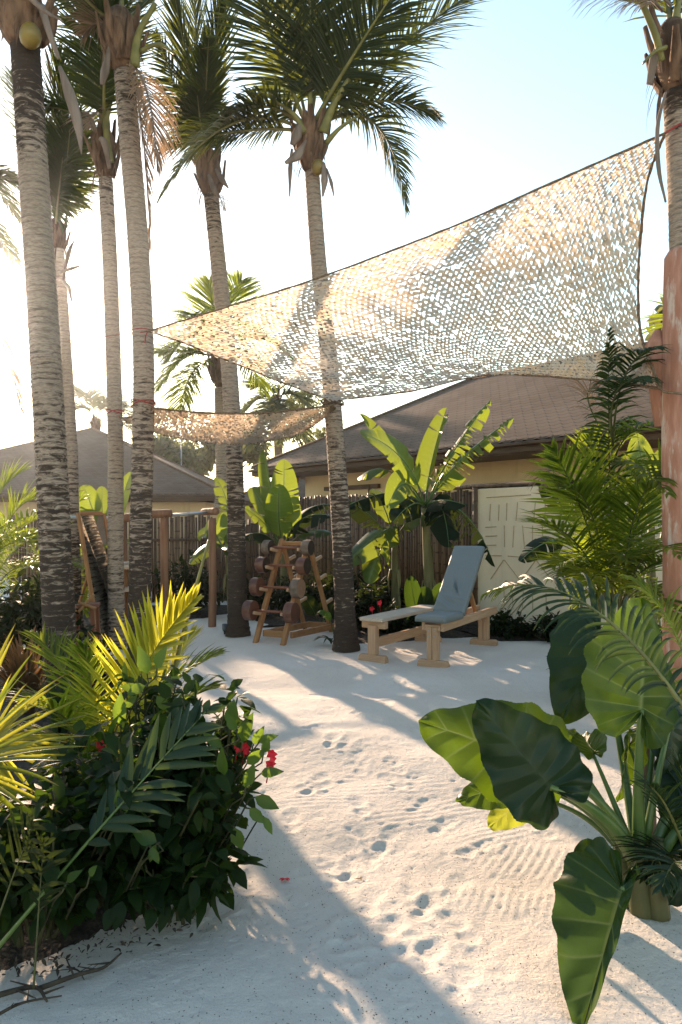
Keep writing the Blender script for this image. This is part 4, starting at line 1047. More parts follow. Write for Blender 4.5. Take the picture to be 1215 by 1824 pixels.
# incline bench
f1 = GX(772, 8.16); r1 = GX(862, 9.50); bx1 = (r1 - f1).normalized(); bs1 = Vector((bx1.y, -bx1.x, 0))
th = Thing('incline_bench', 'wooden exercise bench with a raised grey blue padded backrest', 'bench', (f1 + r1) / 2, 'timber exercise benches')
for c in (f1, r1):
    b = MB(); foot(b, c + up * gz(c.x, c.y), dirn=bs1); th.part('foot', b, M['wood_pale'], smooth=False, fix=True)
    b = MB()
    for s in (-1, 1): b.beam(c + bs1 * s * .034 + up * .06, c + bs1 * s * .034 + up * (.43 if c is f1 else .44), .064, .085, side=bs1, bev=.007, tint=s)
    th.part('leg', b, M['wood_pale'], smooth=False)
for s in (-1, 1):
    b = MB(); b.beam(f1 + bs1 * s * .115 - bx1 * .02 + up * .435, r1 + bs1 * s * .115 + bx1 * .12 + up * .455, .042, .10, bev=.006); th.part('side_rail', b, M['wood_pale'], smooth=False)
for t_ in (.0, .55, 1.52):
    b = MB(); c = f1 + bx1 * t_ + up * .42; b.beam(c - bs1 * .094, c + bs1 * .094, .06, .07, bev=.005); th.part('cross_bar', b, M['wood_pale'], smooth=False)
def pad(c, ax, sd_, ln, wd, tk, wrinkles):
    """upholstered pad, centre c, long axis ax, width axis sd_; soft edges and pulled creases on the front"""
    b = MB(); n_ = ax.cross(sd_).normalized(); nu, nv_ = 60, 34; ids = {}
    def h(u, v):
        e = min(1, (1 - abs(u)) * ln / .06) ; f = min(1, (1 - abs(v)) * wd / .06)
        z = tk * .5 * (1 - .45 * (1 - e) ** 2 - .45 * (1 - f) ** 2)
        for (cu, cv, a, l, wdt, am) in wrinkles:
            x = (u - cu) * ln * .5; y = (v - cv) * wd * .5; p = x * math.cos(a) + y * math.sin(a); q_ = -x * math.sin(a) + y * math.cos(a) + .5 * p * p
            z += am * math.exp(-(p / l) ** 2 - (q_ / wdt) ** 2)
        return z
    for side in (1, -1):
        for i in range(nu + 1):
            for j in range(nv_ + 1):
                u = -1 + 2 * i / nu; v = -1 + 2 * j / nv_
                z = h(u, v) if side > 0 else -tk * .5
                ids[side, i, j] = b.vert(c + ax * (u * ln / 2) + sd_ * (v * wd / 2) + n_ * z, (u, v, .5))
        for i in range(nu):
            for j in range(nv_):
                q_ = [ids[side, i, j], ids[side, i + 1, j], ids[side, i + 1, j + 1], ids[side, i, j + 1]]
                b.face(q_ if side > 0 else q_[::-1])
    for i in range(nu):
        b.face([ids[-1, i, 0], ids[-1, i + 1, 0], ids[1, i + 1, 0], ids[1, i, 0]]); b.face([ids[1, i, nv_], ids[1, i + 1, nv_], ids[-1, i + 1, nv_], ids[-1, i, nv_]])
    for j in range(nv_):
        b.face([ids[1, 0, j], ids[1, 0, j + 1], ids[-1, 0, j + 1], ids[-1, 0, j]]); b.face([ids[-1, nu, j], ids[-1, nu, j + 1], ids[1, nu, j + 1], ids[1, nu, j]])
    return b
sc_ = f1 + bx1 * .17 + up * .525
b = pad(sc_, bx1, -bs1, .52, .37, .075, [(.2, .3, .3, .12, .012, -.006)]); th.part('seat_pad', b, M['pad'], fix=True)
hp = f1 + bx1 * .43 + up * .545; ba = (bx1 * math.cos(R(49)) + up * math.sin(R(49))).normalized()
bc = hp + ba * .49
wr = [(-.35, -.25, .35, .10, .012, .016), (-.25, .0, .42, .11, .011, -.014), (-.30, .10, .45, .10, .011, .015), (-.55, .35, .9, .10, .013, .012), (-.7, .1, 1.1, .12, .012, -.010), (-.45, .6, .8, .09, .012, -.012), (-.62, -.4, 1.4, .09, .012, .010), (-.8, .5, 1.0, .09, .012, .012)]
b = pad(bc, ba, -bs1, 1.0, .39, .075, [(a_, b_, c_, d_, e_, f_ * 1.9) for a_, b_, c_, d_, e_, f_ in wr]); bp_ = th.part('backrest_pad', b, M['pad'], fix=True)
b = MB(); bn = ba.cross(-bs1).normalized(); c = bc - bn * .052; b.box(c, (ba, bs1, bn), (.46, .15, .012), 0, .004); th.part('back_board', b, M['wood_pale'], smooth=False, parent=bp_)
b = MB()
for c in (f1, r1):
    for s in (-1, 1):
        for z_ in (.33, .39): q_ = c + bs1 * s * .034 - bx1 * .045 + up * z_; b.tube([q_, q_ - bx1 * .006], .007, 8)
th.part('bolts', b, M['steel'])
b = MB(); q0 = bc - bn * .06 + ba * .02; q1 = f1 + bx1 * 1.12 + up * .46
for s in (-1, 1): b.beam(q0 + bs1 * s * .07, q1 + bs1 * s * .07, .05, .04, bev=.005)
th.part('prop', b, M['wood_rack'], smooth=False)

# ================================================================ dumbbell rack
u_ = Vector((.88, -.40, 0)).normalized(); v_ = Vector((.55, .83, 0)).normalized()
o = GX(455, 9.78); W_, Dp, H_ = .42, 1.15, 1.33
th = Thing('dumbbell_rack', 'wooden A-frame rack holding four rows of log dumbbells', 'rack', o + u_ * W_ / 2 + v_ * Dp / 2)
FL, FR = o, o + u_ * W_; RL, RR = o + v_ * Dp, o + u_ * W_ + v_ * Dp
apL, apR = (FL + RL) / 2 + up * H_, (FR + RR) / 2 + up * H_
for p, a in ((FL, apL), (FR, apR)):
    b = MB(); b.beam(p - up * .03, a + (a - p) * .02, .062, .07, side=u_); th.part('front_leg', b, M['wood_rack'], smooth=False)
for p, a in ((RL, apL), (RR, apR)):
    b = MB(); b.beam(p - up * .03 , a - (a - p) * .03 - u_ * .0, .05, .06, side=u_); th.part('rear_leg', b, M['wood_rack'], smooth=False)
b = MB(); b.beam(apL - u_ * .02 - up * .03 , apR + u_ * .04 - up * .03, .06, .055); th.part('top_bar', b, M['wood_rack'], smooth=False)
for p, q_ in ((FL + v_ * .12 + u_ * .035, FR + v_ * .12 - u_ * .035), (RL + u_ * .03, RR - u_ * .03)):
    b = MB(); b.beam(p + up * .10, q_ + up * .10, .035, .085); th.part('base_bar', b, M['wood_rack'], smooth=False)
for p, q_ in ((FL, RL), (FR, RR)):
    b = MB(); b.beam(p + v_ * .10 + up * .10 + u_ * .052, q_ - v_ * .02 + up * .10 + u_ * .052, .04, .085); th.part('base_bar', b, M['wood_rack'], smooth=False)
rows = [(.37, .134, .12, 'red'), (.68, .126, .115, 'mixed'), (.97, .112, .125, 'dark'), (1.21, .100, .11, 'darkgrey')]
for (zr, rad, tk, kind) in rows:
    f = zr / H_
    for p, a, s in ((FL, apL, -1), (FR, apR, 1)):
        c = p.lerp(a, f); b = MB(); b.beam(c - v_ * .05 - up * .01, c - v_ * .20 + up * .02, .04, .045, side=u_); th.part('peg', b, M['wood_pale'], smooth=False)
for f in (.33, .60, .80):
    for p, a in ((RL, apL), (RR, apR)):
        c = p.lerp(a, f); b = MB(); b.beam(c + v_ * .02, c + v_ * .19 + up * .05, .04, .045, side=u_); th.part('peg', b, M['wood_pale'], smooth=False)
def log_disc(c, ax, rad, tk, facemat, sidemat):
    """section of a log: slot 0 side, slot 1 sawn faces (suv.x = radius)"""
    b = MB(); n = 36; U = up; V = ax.cross(U).normalized(); prof = [(-.5, .955), (-.46, 1.0), (-.2, 1.01), (.2, 1.01), (.46, 1.0), (.5, .955)]
    rn = [1 + .02 * math.sin(3 * k / n * 6.28 + rad * 90) + rnd(-.006, .006) for k in range(n)]; prev = None
    for s, f in prof:
        cur = [b.vert(c + ax * (s * tk) + (U * math.cos(6.2832 * k / n) + V * math.sin(6.2832 * k / n)) * rad * f * rn[k], (1, s, .5)) for k in range(n)]
        if prev:
            for k in range(n): b.face((prev[k], prev[(k + 1) % n], cur[(k + 1) % n], cur[k]), 0)
        prev = cur
    for s in (-.5, .5):
        pr = [b.vert(c + ax * (s * tk) + (U * math.cos(6.2832 * k / n) + V * math.sin(6.2832 * k / n)) * rad * .955 * rn[k], (1, s, .5)) for k in range(n)]
        for g_ in (.8, .6, .4, .2):
            cur = [b.vert(c + ax * (s * tk * 1.004) + (U * math.cos(6.2832 * k / n) + V * math.sin(6.2832 * k / n)) * rad * .955 * g_ * rn[k], (g_, s, .5)) for k in range(n)]
            for k in range(n): b.face((pr[k], pr[(k + 1) % n], cur[(k + 1) % n], cur[k]), 1)
            pr = cur
        b.face(pr if s > 0 else pr[::-1], 1)
    return b
names = {'red': 'polished red log dumbbell on the lowest pegs of the rack', 'mixed': 'dumbbell with one pale grained log end on the second pegs from the sand',
         'dark': 'reddish log dumbbell with blackened end on the second pegs from the top', 'darkgrey': 'smallest dumbbell with grey bark and black end at the top of the rack'}
for (zr, rad, tk, kind) in rows:
    f = zr / H_; cL = FL.lerp(apL, f) - v_ * .125 + up * .04; cR = FR.lerp(apR, f) - v_ * .125 + up * .04
    td = Thing('log_dumbbell', names[kind], 'dumbbell', (cL + cR) / 2 - up * rad, 'log dumbbells on the rack')
    b = MB(); b.tube([cL - u_ * .05, cR + u_ * .05], .017, 10); td.part('handle', b, M['wood_red'])
    sm = {'red': 'log_side', 'mixed': 'log_side', 'dark': 'log_side', 'darkgrey': 'log_bark'}[kind]
    fm = {'red': 'log_face_red', 'mixed': 'log_face_red', 'dark': 'log_face_dark', 'darkgrey': 'log_face_dark'}[kind]
    b = log_disc(cL - u_ * (.045 + tk / 2), u_, rad, tk, fm, sm); td.part('weight', b, [M[sm], M[fm]], smooth=False)
    sm2, fm2 = (('log_bark', 'log_face_pale') if kind == 'mixed' else (sm, fm))
    b = log_disc(cR + u_ * (.045 + tk / 2), u_, rad * 1.04, tk, fm2, sm2); td.part('weight', b, [M[sm2], M[fm2]], smooth=False, label='pale grained log end' if kind == 'mixed' else None)

# ================================================================ pull-up bars
def log(b, pts, rad, m=0, n=14):
    sp = spline(pts, 10); jit = [1 + rnd(-.06, .06) for _ in range(n)]
    r_ = b.tube(sp, [rad * rnd(.95, 1.05) for _ in sp], n, m, cap=True)
th = Thing('pullup_bars', 'log posts carrying log beams and a steel pull-up pipe', 'pull-up bar', GX(335, 10.9))
for px, Y, z in ((292, 10.7, 1.66), (378, 11.06, 1.66), (218, 10.5, 1.60)):
    c = GX(px, Y); b = MB(); log(b, [c - up * .05, c + up * .8 + Vector((.01, 0, 0)), c + up * z], .058); th.part('post', b, M['log_post'])
b = MB(); log(b, [P(212, 925, 10.45), P(262, 917, 10.6), P(306, 914, 10.72)], .060); o_ = th.part('beam', b, M['log_post'])
b = MB(); log(b, [P(363, 912, 11.25), P(375, 911, 11.06), P(385, 911, 10.9)], .055); th.part('beam', b, M['log_post'])
b = MB(); b.tube([P(300, 918, 10.72), P(372, 913, 11.06)], .022, 10); th.part('bar', b, M['steel'])
b = MB(); b.tube([P(120, 921, 10.2), P(220, 923, 10.5)], .022, 10); th.part('bar', b, M['steel'])

# ================================================================ leaning mirror
n0 = Vector((.42, .907, 0)).normalized()
TL, BL = P(139, 914, 9.40), P(181, 1165, 9.24)
dn = (BL - TL).normalized(); side = (n0 - dn * n0.dot(dn)).normalized(); mw, mh = .46, (BL - TL).length; nm = side.cross(dn).normalized()
if nm.y > 0: nm = -nm
th = Thing('standing_mirror', 'tall leaning mirror in a slim orange timber frame reflecting a trunk', 'mirror', BL)
b = MB(); c = TL + dn * mh / 2 + side * mw / 2; b.box(c, (dn, side, nm), (mh / 2 - .02, mw / 2 - .02, .006)); th.part('glass', b, M['mirror'], smooth=False)
for p, q_ in ((TL, BL), (TL + side * mw, BL + side * mw)):
    b = MB(); b.beam(p, q_, .05, .04, side=side); th.part('frame_side', b, M['wood_rack'], smooth=False)
for p in (TL, BL - dn * .1):
    b = MB(); b.beam(p + side * .026, p + side * (mw - .026), .05, .036, side=dn); th.part('frame_rail', b, M['wood_rack'], smooth=False)
b = MB(); q0 = TL + dn * .5 + side * mw * .5 - nm * .03; b.beam(q0, GX(120, 9.75), .04, .03); th.part('strut', b, M['wood_rack'], smooth=False)

# wooden step boxes and a bench glimpsed behind the mirror
th = Thing('step_tower', 'stepped wooden gym stand half hidden behind the mirror', 'stand', GX(222, 10.2))
for px, py, w2, Y in ((212, 1004, .13, 10.3), (226, 1010, .10, 10.15), (222, 1049, .17, 10.2)):
    t = P(px, py, Y); b = MB(); b.box(t, ((1, 0, 0), (0, 1, 0), up), (w2, .2, .022), 0, .006); th.part('shelf', b, M['wood_weathered'], smooth=False)
    for s in (-1, 1):
        b = MB(); b.beam(Vector((t.x + s * w2 * .7, Y, -.02)), t + Vector((s * w2 * .7, 0, -.024)), .06, .06); th.part('leg', b, M['wood_rack'], smooth=False)
th = Thing('timber_stool', 'low red brown timber stool between the thick trunk and the mirror', 'stool', GX(160, 8.6))
b = MB(); t = P(152, 1078, 8.6); b.box(t, ((1, .25, 0), (-.25, 1, 0), up), (.16, .14, .02), 0, .006); th.part('seat', b, M['wood_red'], smooth=False)
for s, r_ in ((-1, -1), (1, -1), (-1, 1), (1, 1)):
    b = MB(); q0 = t + Vector((s * .11, r_ * .09, -.024)); b.beam(Vector((q0.x + s * .03, q0.y, -.03)), q0, .04, .04); th.part('leg', b, M['wood_red'], smooth=False)
b = MB(); q0 = P(140, 1090, 8.45); b.beam(q0, q0 + Vector((.16, .05, .20)), .07, .03); b.beam(q0 + Vector((.0, 0, .11)), q0 + Vector((.2, 0, .04)), .05, .03); tag(b.build('timber_scrap', M['wood_rack'], smooth=False), 'crossed orange timber offcuts on the stool behind the thick trunk', 'timber')

# garden spot lamps at two palm feet
for px, py, lab in ((400, 1124, 'small grey spot lamp at the foot of the dark trunk'), (605, 1142, 'small grey spot lamp at the foot of the centre palm')):
    yy = CAMH * FOC / (py + 6 - HZ); c = GX(px, yy); th = Thing('spot_lamp', lab, 'lamp', c, 'garden spot lamps at palm feet')
    b = MB(); b.tube([c - up * .03, c + up * .05], .012, 8); th.part('spike', b, M['black'])
    b = MB(); b.tube([c + up * .05, c + up * .07 + Vector((0, .02, 0)), c + up * .135 + Vector((0, .05, 0)), c + up * .14 + Vector((0, .05, 0))], [.026, .036, .044, .036], 14); th.part('housing', b, M['grey_plastic'])
# ================================================================ banana plants
def banana(label, base, crown, r0, leaves, group='banana plants by the fence'):
    """base=(px,Y) on the ground, crown=(px,py,Y); leaves: dict s,c,t in (px,py,Y)"""
    g0 = GX(*base); c0 = P(*crown); th = Thing('banana_plant', label, 'banana plant', g0, group)
    b = MB(); n = 10; pts = [g0.lerp(c0, i / n) for i in range(n + 1)]; pts[0].z -= .05
    b.tube(pts, [r0 * (1.15 - .55 * i / n) for i in range(n + 1)], 14)
    for i in range(7):
        a = rnd(0, 6.28); dv = Vector((math.cos(a), math.sin(a), 0)); q = pts[rnd(0, 1) < .5 and 4 or 7] + dv * r0
        strap(b, [q, q + dv * .03 - up * .15, q + dv * .02 - up * rnd(.25, .5)], [.06, .05, .012], .004, nrm=dv)
    th.part('stem', b, M['pseudostem'])
    for f in leaves:
        d = dict(f); s = d.pop('s', crown); mat = d.pop('mat', 'leaf_banana'); c = d.pop('c'); t = d.pop('t')
        b = MB(); banana_leaf(b, P(*s), P(*c), P(*t), **d); th.part('leaf', b, [M['petiole'], M[mat]])
    return th
FRN = (0, -.9, .45)
banana('tall banana plant with broad bright leaves in front of the ochre house', (769, 10.9), (757, 905, 10.9), .085, [
    dict(c=(735, 800, 10.7), t=(641, 770, 10.4), W=.62, nrm=(.3, -.75, .7), fold=12, tears=3, t0=.22, tint=.9, sag=.2),
    dict(c=(700, 830, 11.2), t=(641, 737, 11.6), W=.55, nrm=(.5, -.4, .9), fold=50, tears=2, t0=.3, tint=.8),
    dict(c=(762, 830, 10.9), t=(796, 726, 11.3), W=.50, nrm=(-.6, -.7, .3), fold=48, tears=3, t0=.18, tint=.75, sag=.1),
    dict(c=(800, 800, 10.7), t=(874, 712, 10.6), W=.36, nrm=(.2, -.6, .8), fold=-10, tears=16, t0=.22, tint=.5, rag=.7, sag=.5),
    dict(c=(790, 830, 10.5), t=(915, 744, 10.2), W=.38, nrm=(.1, -.8, .6), fold=-5, tears=16, t0=.25, tint=.7, rag=.7, sag=.5),
    dict(c=(790, 845, 11.2), t=(813, 850, 11.4), W=.40, nrm=(.2, -.3, 1), fold=10, tears=3, t0=.3, tint=.4),
    dict(c=(720, 820, 10.5), t=(690, 905, 10.1), W=.46, nrm=(.7, -.6, .3), fold=30, tears=3, t0=.35, tint=.6),
    dict(c=(690, 800, 11.0), t=(637, 852, 11.3), W=.42, nrm=(0, -.3, 1), fold=-20, tears=3, t0=.5, tint=.3),
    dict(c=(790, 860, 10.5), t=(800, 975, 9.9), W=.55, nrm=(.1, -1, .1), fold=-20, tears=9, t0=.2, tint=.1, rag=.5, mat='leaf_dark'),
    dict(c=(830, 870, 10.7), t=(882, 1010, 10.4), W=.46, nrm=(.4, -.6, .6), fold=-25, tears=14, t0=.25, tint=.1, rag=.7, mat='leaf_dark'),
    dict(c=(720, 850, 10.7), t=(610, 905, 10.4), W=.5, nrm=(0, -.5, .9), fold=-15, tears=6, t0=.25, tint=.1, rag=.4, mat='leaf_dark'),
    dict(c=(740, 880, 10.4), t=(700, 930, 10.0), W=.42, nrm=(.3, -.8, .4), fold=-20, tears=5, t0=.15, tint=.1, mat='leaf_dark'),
    dict(c=(780, 880, 10.4), t=(830, 900, 10.0), W=.42, nrm=(.3, -.8, .4), fold=-20, tears=5, t0=.15, tint=.1, mat='leaf_dark')])
banana('smaller banana plant with drooping dark leaves right of the centre trunk', (706, 11.2), (703, 970, 11.1), .075, [
    dict(c=(735, 890, 10.9), t=(607, 1012, 10.2), W=.55, nrm=(0, -.6, .8), fold=-18, tears=6, t0=.2, tint=.35, rag=.3),
    dict(c=(690, 900, 11), t=(664, 870, 11.4), W=.36, nrm=(.2, -.7, .6), fold=20, tears=3, t0=.3, tint=.3),
    dict(c=(725, 900, 10.9), t=(790, 925, 10.5), W=.42, nrm=(0, -.6, .8), fold=-15, tears=4, t0=.25, tint=.2),
    dict(c=(690, 930, 10.8), t=(655, 1040, 10.3), W=.50, nrm=(.2, -.9, .3), fold=-15, tears=6, t0=.15, tint=.4, rag=.4),
    dict(c=(715, 880, 11.2), t=(735, 850, 11.6), W=.4, nrm=(0, -.8, .6), fold=20, tears=2, t0=.25, tint=.3),
    dict(c=(660, 910, 11), t=(618, 890, 11.3), W=.45, nrm=(0, -.4, .9), fold=-15, tears=5, t0=.3, tint=.2, mat='leaf_dark')])
banana('banana plant with an upright glowing leaf behind the dumbbell rack', (508, 12.6), (505, 985, 12.6), .08, [
    dict(c=(506, 920, 12.5), t=(506, 818, 12.8), W=.56, nrm=(.15, -1, .1), fold=8, tears=4, t0=.30, tint=1, sag=.1),
    dict(c=(492, 925, 12.2), t=(498, 862, 11.9), W=.50, nrm=(-.1, -1, .2), fold=12, tears=3, t0=.25, tint=.7, sag=.1),
    dict(c=(486, 890, 12.3), t=(470, 800, 12.6), W=.44, nrm=(-.7, -.6, .2), fold=40, tears=3, t0=.3, tint=.2, sag=.1),
    dict(c=(470, 900, 12.8), t=(448, 868, 13.0), W=.42, nrm=(.4, -.9, .2), fold=25, tears=3, t0=.35, tint=.8),
    dict(c=(480, 930, 12.3), t=(436, 905, 12.0), W=.38, nrm=(.2, -.6, .8), fold=15, tears=3, t0=.4, tint=.9),
    dict(c=(520, 930, 12.5), t=(522, 880, 12.9), W=.42, nrm=(.5, -.9, .2), fold=20, tears=3, t0=.25, tint=.8),
    dict(c=(520, 900, 12.0), t=(596, 920, 11.2), W=.46, nrm=(0, -.5, .9), fold=-15, tears=9, t0=.25, tint=.15, rag=.5, mat='leaf_dark'),
    dict(c=(530, 890, 12.9), t=(590, 900, 13.0), W=.42, nrm=(0, -.6, .8), fold=-20, tears=5, t0=.25, tint=.2, mat='leaf_dark'),
    dict(c=(470, 930, 12.1), t=(430, 960, 11.7), W=.40, nrm=(0, -.6, .8), fold=-15, tears=5, t0=.25, tint=.2, mat='leaf_dark'),
    dict(c=(540, 930, 12.4), t=(590, 950, 12.1), W=.36, nrm=(0, -.4, .9), fold=-10, tears=4, t0=.35, tint=.7)])
banana('young banana plant beside the right pull-up post', (412, 12.2), (404, 990, 12.1), .05, [
    dict(c=(410, 930, 12.0), t=(402, 900, 12.2), W=.46, nrm=(-.3, -1, .2), fold=15, tears=2, t0=.3, tint=.4),
    dict(c=(398, 950, 11.8), t=(418, 905, 12.3), W=.40, nrm=(.5, -.8, .2), fold=20, tears=2, t0=.3, tint=.9),
    dict(c=(385, 940, 12.0), t=(338, 1005, 11.6), W=.34, nrm=(0, -.6, .8), fold=-15, tears=4, t0=.3, tint=.6),
    dict(c=(380, 930, 12.4), t=(352, 960, 12.7), W=.34, nrm=(.2, -.9, .4), fold=20, tears=3, t0=.3, tint=.8),
    dict(c=(388, 960, 12.2), t=(372, 925, 12.6), W=.36, nrm=(0, -1, .2), fold=20, tears=2, t0=.3, tint=.9),
    dict(c=(420, 900, 12.4), t=(384, 850, 12.6), W=.36, nrm=(.2, -.6, .8), fold=20, tears=5, t0=.5, tint=.2, rag=.3),
    dict(c=(415, 950, 11.8), t=(412, 980, 11.2), W=.34, nrm=(.2, -.8, .3), fold=-10, tears=2, t0=.2, tint=1)])
banana('banana plant whose lit leaves rise behind the two left trunks', (190, 13.6), (190, 990, 13.6), .07, [
    dict(c=(205, 920, 13.4), t=(234, 840, 13.6), W=.46, nrm=(-.4, -.9, .1), fold=25, tears=2, t0=.3, tint=.9, sag=.1),
    dict(c=(180, 920, 13.4), t=(182, 866, 13.8), W=.36, nrm=(.4, -.9, .1), fold=25, tears=2, t0=.3, tint=.9, sag=.1),
    dict(c=(165, 900, 13.3), t=(148, 864, 13.5), W=.40, nrm=(.3, -.9, .3), fold=15, tears=1, t0=.45, tint=.9),
    dict(c=(160, 920, 13.6), t=(150, 905, 13.2), W=.34, nrm=(0, -1, .2), fold=10, tears=1, t0=.5, tint=.7)])
banana('banana plant with hanging dark leaves before the glyph panel at the right', (1030, 8.8), (1028, 975, 8.8), .06, [
    dict(c=(985, 940, 8.6), t=(926, 1000, 8.3), W=.30, nrm=(-.1, -.7, .7), fold=-20, tears=5, t0=.25, tint=.1, mat='leaf_dark'),
    dict(c=(1035, 960, 8.5), t=(990, 1036, 8.2), W=.26, nrm=(-.6, -.7, .3), fold=-15, tears=4, t0=.25, tint=.1, mat='leaf_dark'),
    dict(c=(1000, 880, 8.9), t=(970, 850, 9.0), W=.34, nrm=(0, -.7, .7), fold=-15, tears=4, t0=.4, tint=.1, mat='leaf_dark'),
    dict(c=(1100, 940, 8.9), t=(1140, 900, 9.0), W=.4, nrm=(0, -.8, .4), fold=-10, tears=3, t0=.3, tint=.3)])
banana('banana plant with one glowing upright leaf just left of the pink pillar', (1160, 8.0), (1160, 930, 8.0), .06, [
    dict(c=(1150, 870, 7.9), t=(1135, 772, 8.0), W=.38, nrm=(.1, -1, .1), fold=6, tears=1, t0=.15, tint=1, sag=.1),
    dict(c=(1175, 870, 8.1), t=(1180, 800, 8.3), W=.34, nrm=(-.2, -1, .1), fold=10, tears=1, t0=.2, tint=.8, sag=.1),
    dict(c=(1190, 920, 7.9), t=(1240, 960, 7.5), W=.36, nrm=(0, -.6, .8), fold=-10, tears=3, t0=.2, tint=.2)])

# ================================================================ fence-side planting
def rosette(name, label, cat, loc, items, mats, group=None):
    th = Thing(name, label, cat, loc, group)
    return th
def paddle_clump(label, px, Y, leaves, mat='leaf_dark', group='broad leaved plants along the fence'):
    """clump of upright paddle leaves on short stalks"""
    g0 = GX(px, Y); th = Thing('paddle_plant', label, 'plant', g0, group)
    for (cx, cy, tx, ty, W) in leaves:
        b = MB(); banana_leaf(b, g0 + Vector((rnd(-.05, .05), rnd(-.05, .05), -.02)), P(cx, cy, Y - rnd(0, .2)), P(tx, ty, Y + rnd(-.25, .15)), W=W, nrm=(rnd(-.4, .4), -1, .3), fold=rnd(5, 20), tears=0, rows=16, t0=.35, tint=rnd(.2, .9), rrib=.010)
        th.part('leaf', b, [M['petiole'], M[mat]])
paddle_clump('clump of dark paddle leaves against the fence behind the padded bench', 755, 10.3, [(735, 1080, 732, 1026, .26), (755, 1090, 757, 1044, .28), (775, 1080, 790, 1038, .30), (770, 1100, 805, 1060, .24), (745, 1110, 705, 1090, .22), (780, 1110, 742, 1122, .26)], 'leaf_hibiscus')
paddle_clump('low dark paddle plant behind the dumbbell rack', 575, 11.3, [(560, 1085, 540, 1060, .26), (580, 1080, 585, 1070, .24), (590, 1090, 612, 1080, .24)], 'leaf_dark')
b_ = MB(); th = Thing('variegated_plant', 'small plant with one shiny pale leaf by the right foot of the rack', 'plant', GX(592, 9.9))
banana_leaf(b_, GX(596, 9.95), P(585, 1070, 9.9), P(566, 1092, 9.7), W=.16, nrm=(-.2, -.5, .8), fold=-30, tears=0, rows=16, t0=.3, tint=1, rrib=.006); th.part('leaf', b_, [M['petiole'], M['leaf_hibiscus_bright']])
b_ = MB()
for i in range(9):
    a = rnd(0, 6.28); g0 = GX(590, 9.6); d = Vector((math.cos(a), math.sin(a), 0)); blade(b_, g0, g0 + d * .1 + up * .16, g0 + d * .26 + up * .04, .045, tint=rnd(0, 1))
th.part('foliage', b_, M['leaf_hibiscus'])
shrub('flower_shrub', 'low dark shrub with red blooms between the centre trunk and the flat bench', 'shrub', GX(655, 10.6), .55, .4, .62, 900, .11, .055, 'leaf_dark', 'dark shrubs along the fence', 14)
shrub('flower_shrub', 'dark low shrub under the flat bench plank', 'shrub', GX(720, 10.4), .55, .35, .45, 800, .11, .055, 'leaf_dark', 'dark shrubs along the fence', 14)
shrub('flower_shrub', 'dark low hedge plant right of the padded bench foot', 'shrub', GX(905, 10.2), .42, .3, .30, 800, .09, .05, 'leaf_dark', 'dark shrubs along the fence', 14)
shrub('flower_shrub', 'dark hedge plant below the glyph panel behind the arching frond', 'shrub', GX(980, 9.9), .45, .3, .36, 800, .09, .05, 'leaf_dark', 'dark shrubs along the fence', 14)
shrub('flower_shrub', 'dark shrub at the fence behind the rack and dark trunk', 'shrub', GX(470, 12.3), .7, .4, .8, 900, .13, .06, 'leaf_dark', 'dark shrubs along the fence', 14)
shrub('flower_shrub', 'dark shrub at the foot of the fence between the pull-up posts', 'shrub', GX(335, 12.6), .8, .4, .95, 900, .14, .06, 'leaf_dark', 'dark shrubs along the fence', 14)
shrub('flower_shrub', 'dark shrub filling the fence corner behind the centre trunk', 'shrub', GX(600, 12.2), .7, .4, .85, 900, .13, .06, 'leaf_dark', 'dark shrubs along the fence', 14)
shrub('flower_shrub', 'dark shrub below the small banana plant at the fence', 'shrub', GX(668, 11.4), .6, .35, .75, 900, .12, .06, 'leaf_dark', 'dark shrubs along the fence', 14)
def bloom(b, c, r, d=None):
    for k in range(5):
        a = k * 1.2566 + rnd(-.2, .2); q = Vector((math.cos(a), -.35, math.sin(a))).normalized()
        ovate(b, c, q, Vector((0, -1, 0)), r * rnd(.85, 1.1), r * .9, rnd(0, 1), droop=rnd(-.1, .4), fold=.2)
for px, py, Y, lab in ((676, 1088, 10.3, 'dim red bloom nearest the bench plank at the fence'), (662, 1098, 10.2, 'small red bloom low behind the bench leg')):
    b = MB(); c = P(px, py - (14 if py > 1060 else 0), Y - .25); bloom(b, c, .04); b.tube([c, c + Vector((.02, .1, -.12))], .004, 5)
    tag(b.build('red_flower', M['flower']), lab, 'flower', 'red blooms along the fence')

# ================================================================ left plants, back to front
def areca(label, loc, fronds, stems=(), mat='leaf_areca', group=None, name='areca_palm', rm='rachis'):
    th = Thing(name, label, 'palm plant', loc, group)
    if stems:
        sb = MB()
        for pts, r0, r1 in stems:
            sp = spline([Vector(p) for p in pts], 24); sb.tube(sp, [lerp(r0, r1, i / 24) * (1.12 if i % 4 == 0 else 1) for i in range(25)], 8)
        th.part('stem', sb, M['petiole' if rm == 'rachis' else rm])
    for f in fronds:
        d = dict(n=44, L=.38, wd=.026, a0=62, a1=24, beta=22, hang=.35, r=.010, t0=.22, seg=4); d.update(f); d['wd'] *= .8; d.setdefault('missing', .08); d.setdefault('rag', .25); d['hang'] += .15
        m = d.pop('mat', mat); s, c, t = d.pop('s'), d.pop('c'), d.pop('t'); b = MB()
        frond(b, s if isinstance(s, Vector) else P(*s), P(*c), P(*t), **d); th.part('frond', b, [M[rm], M[m]])
    return th
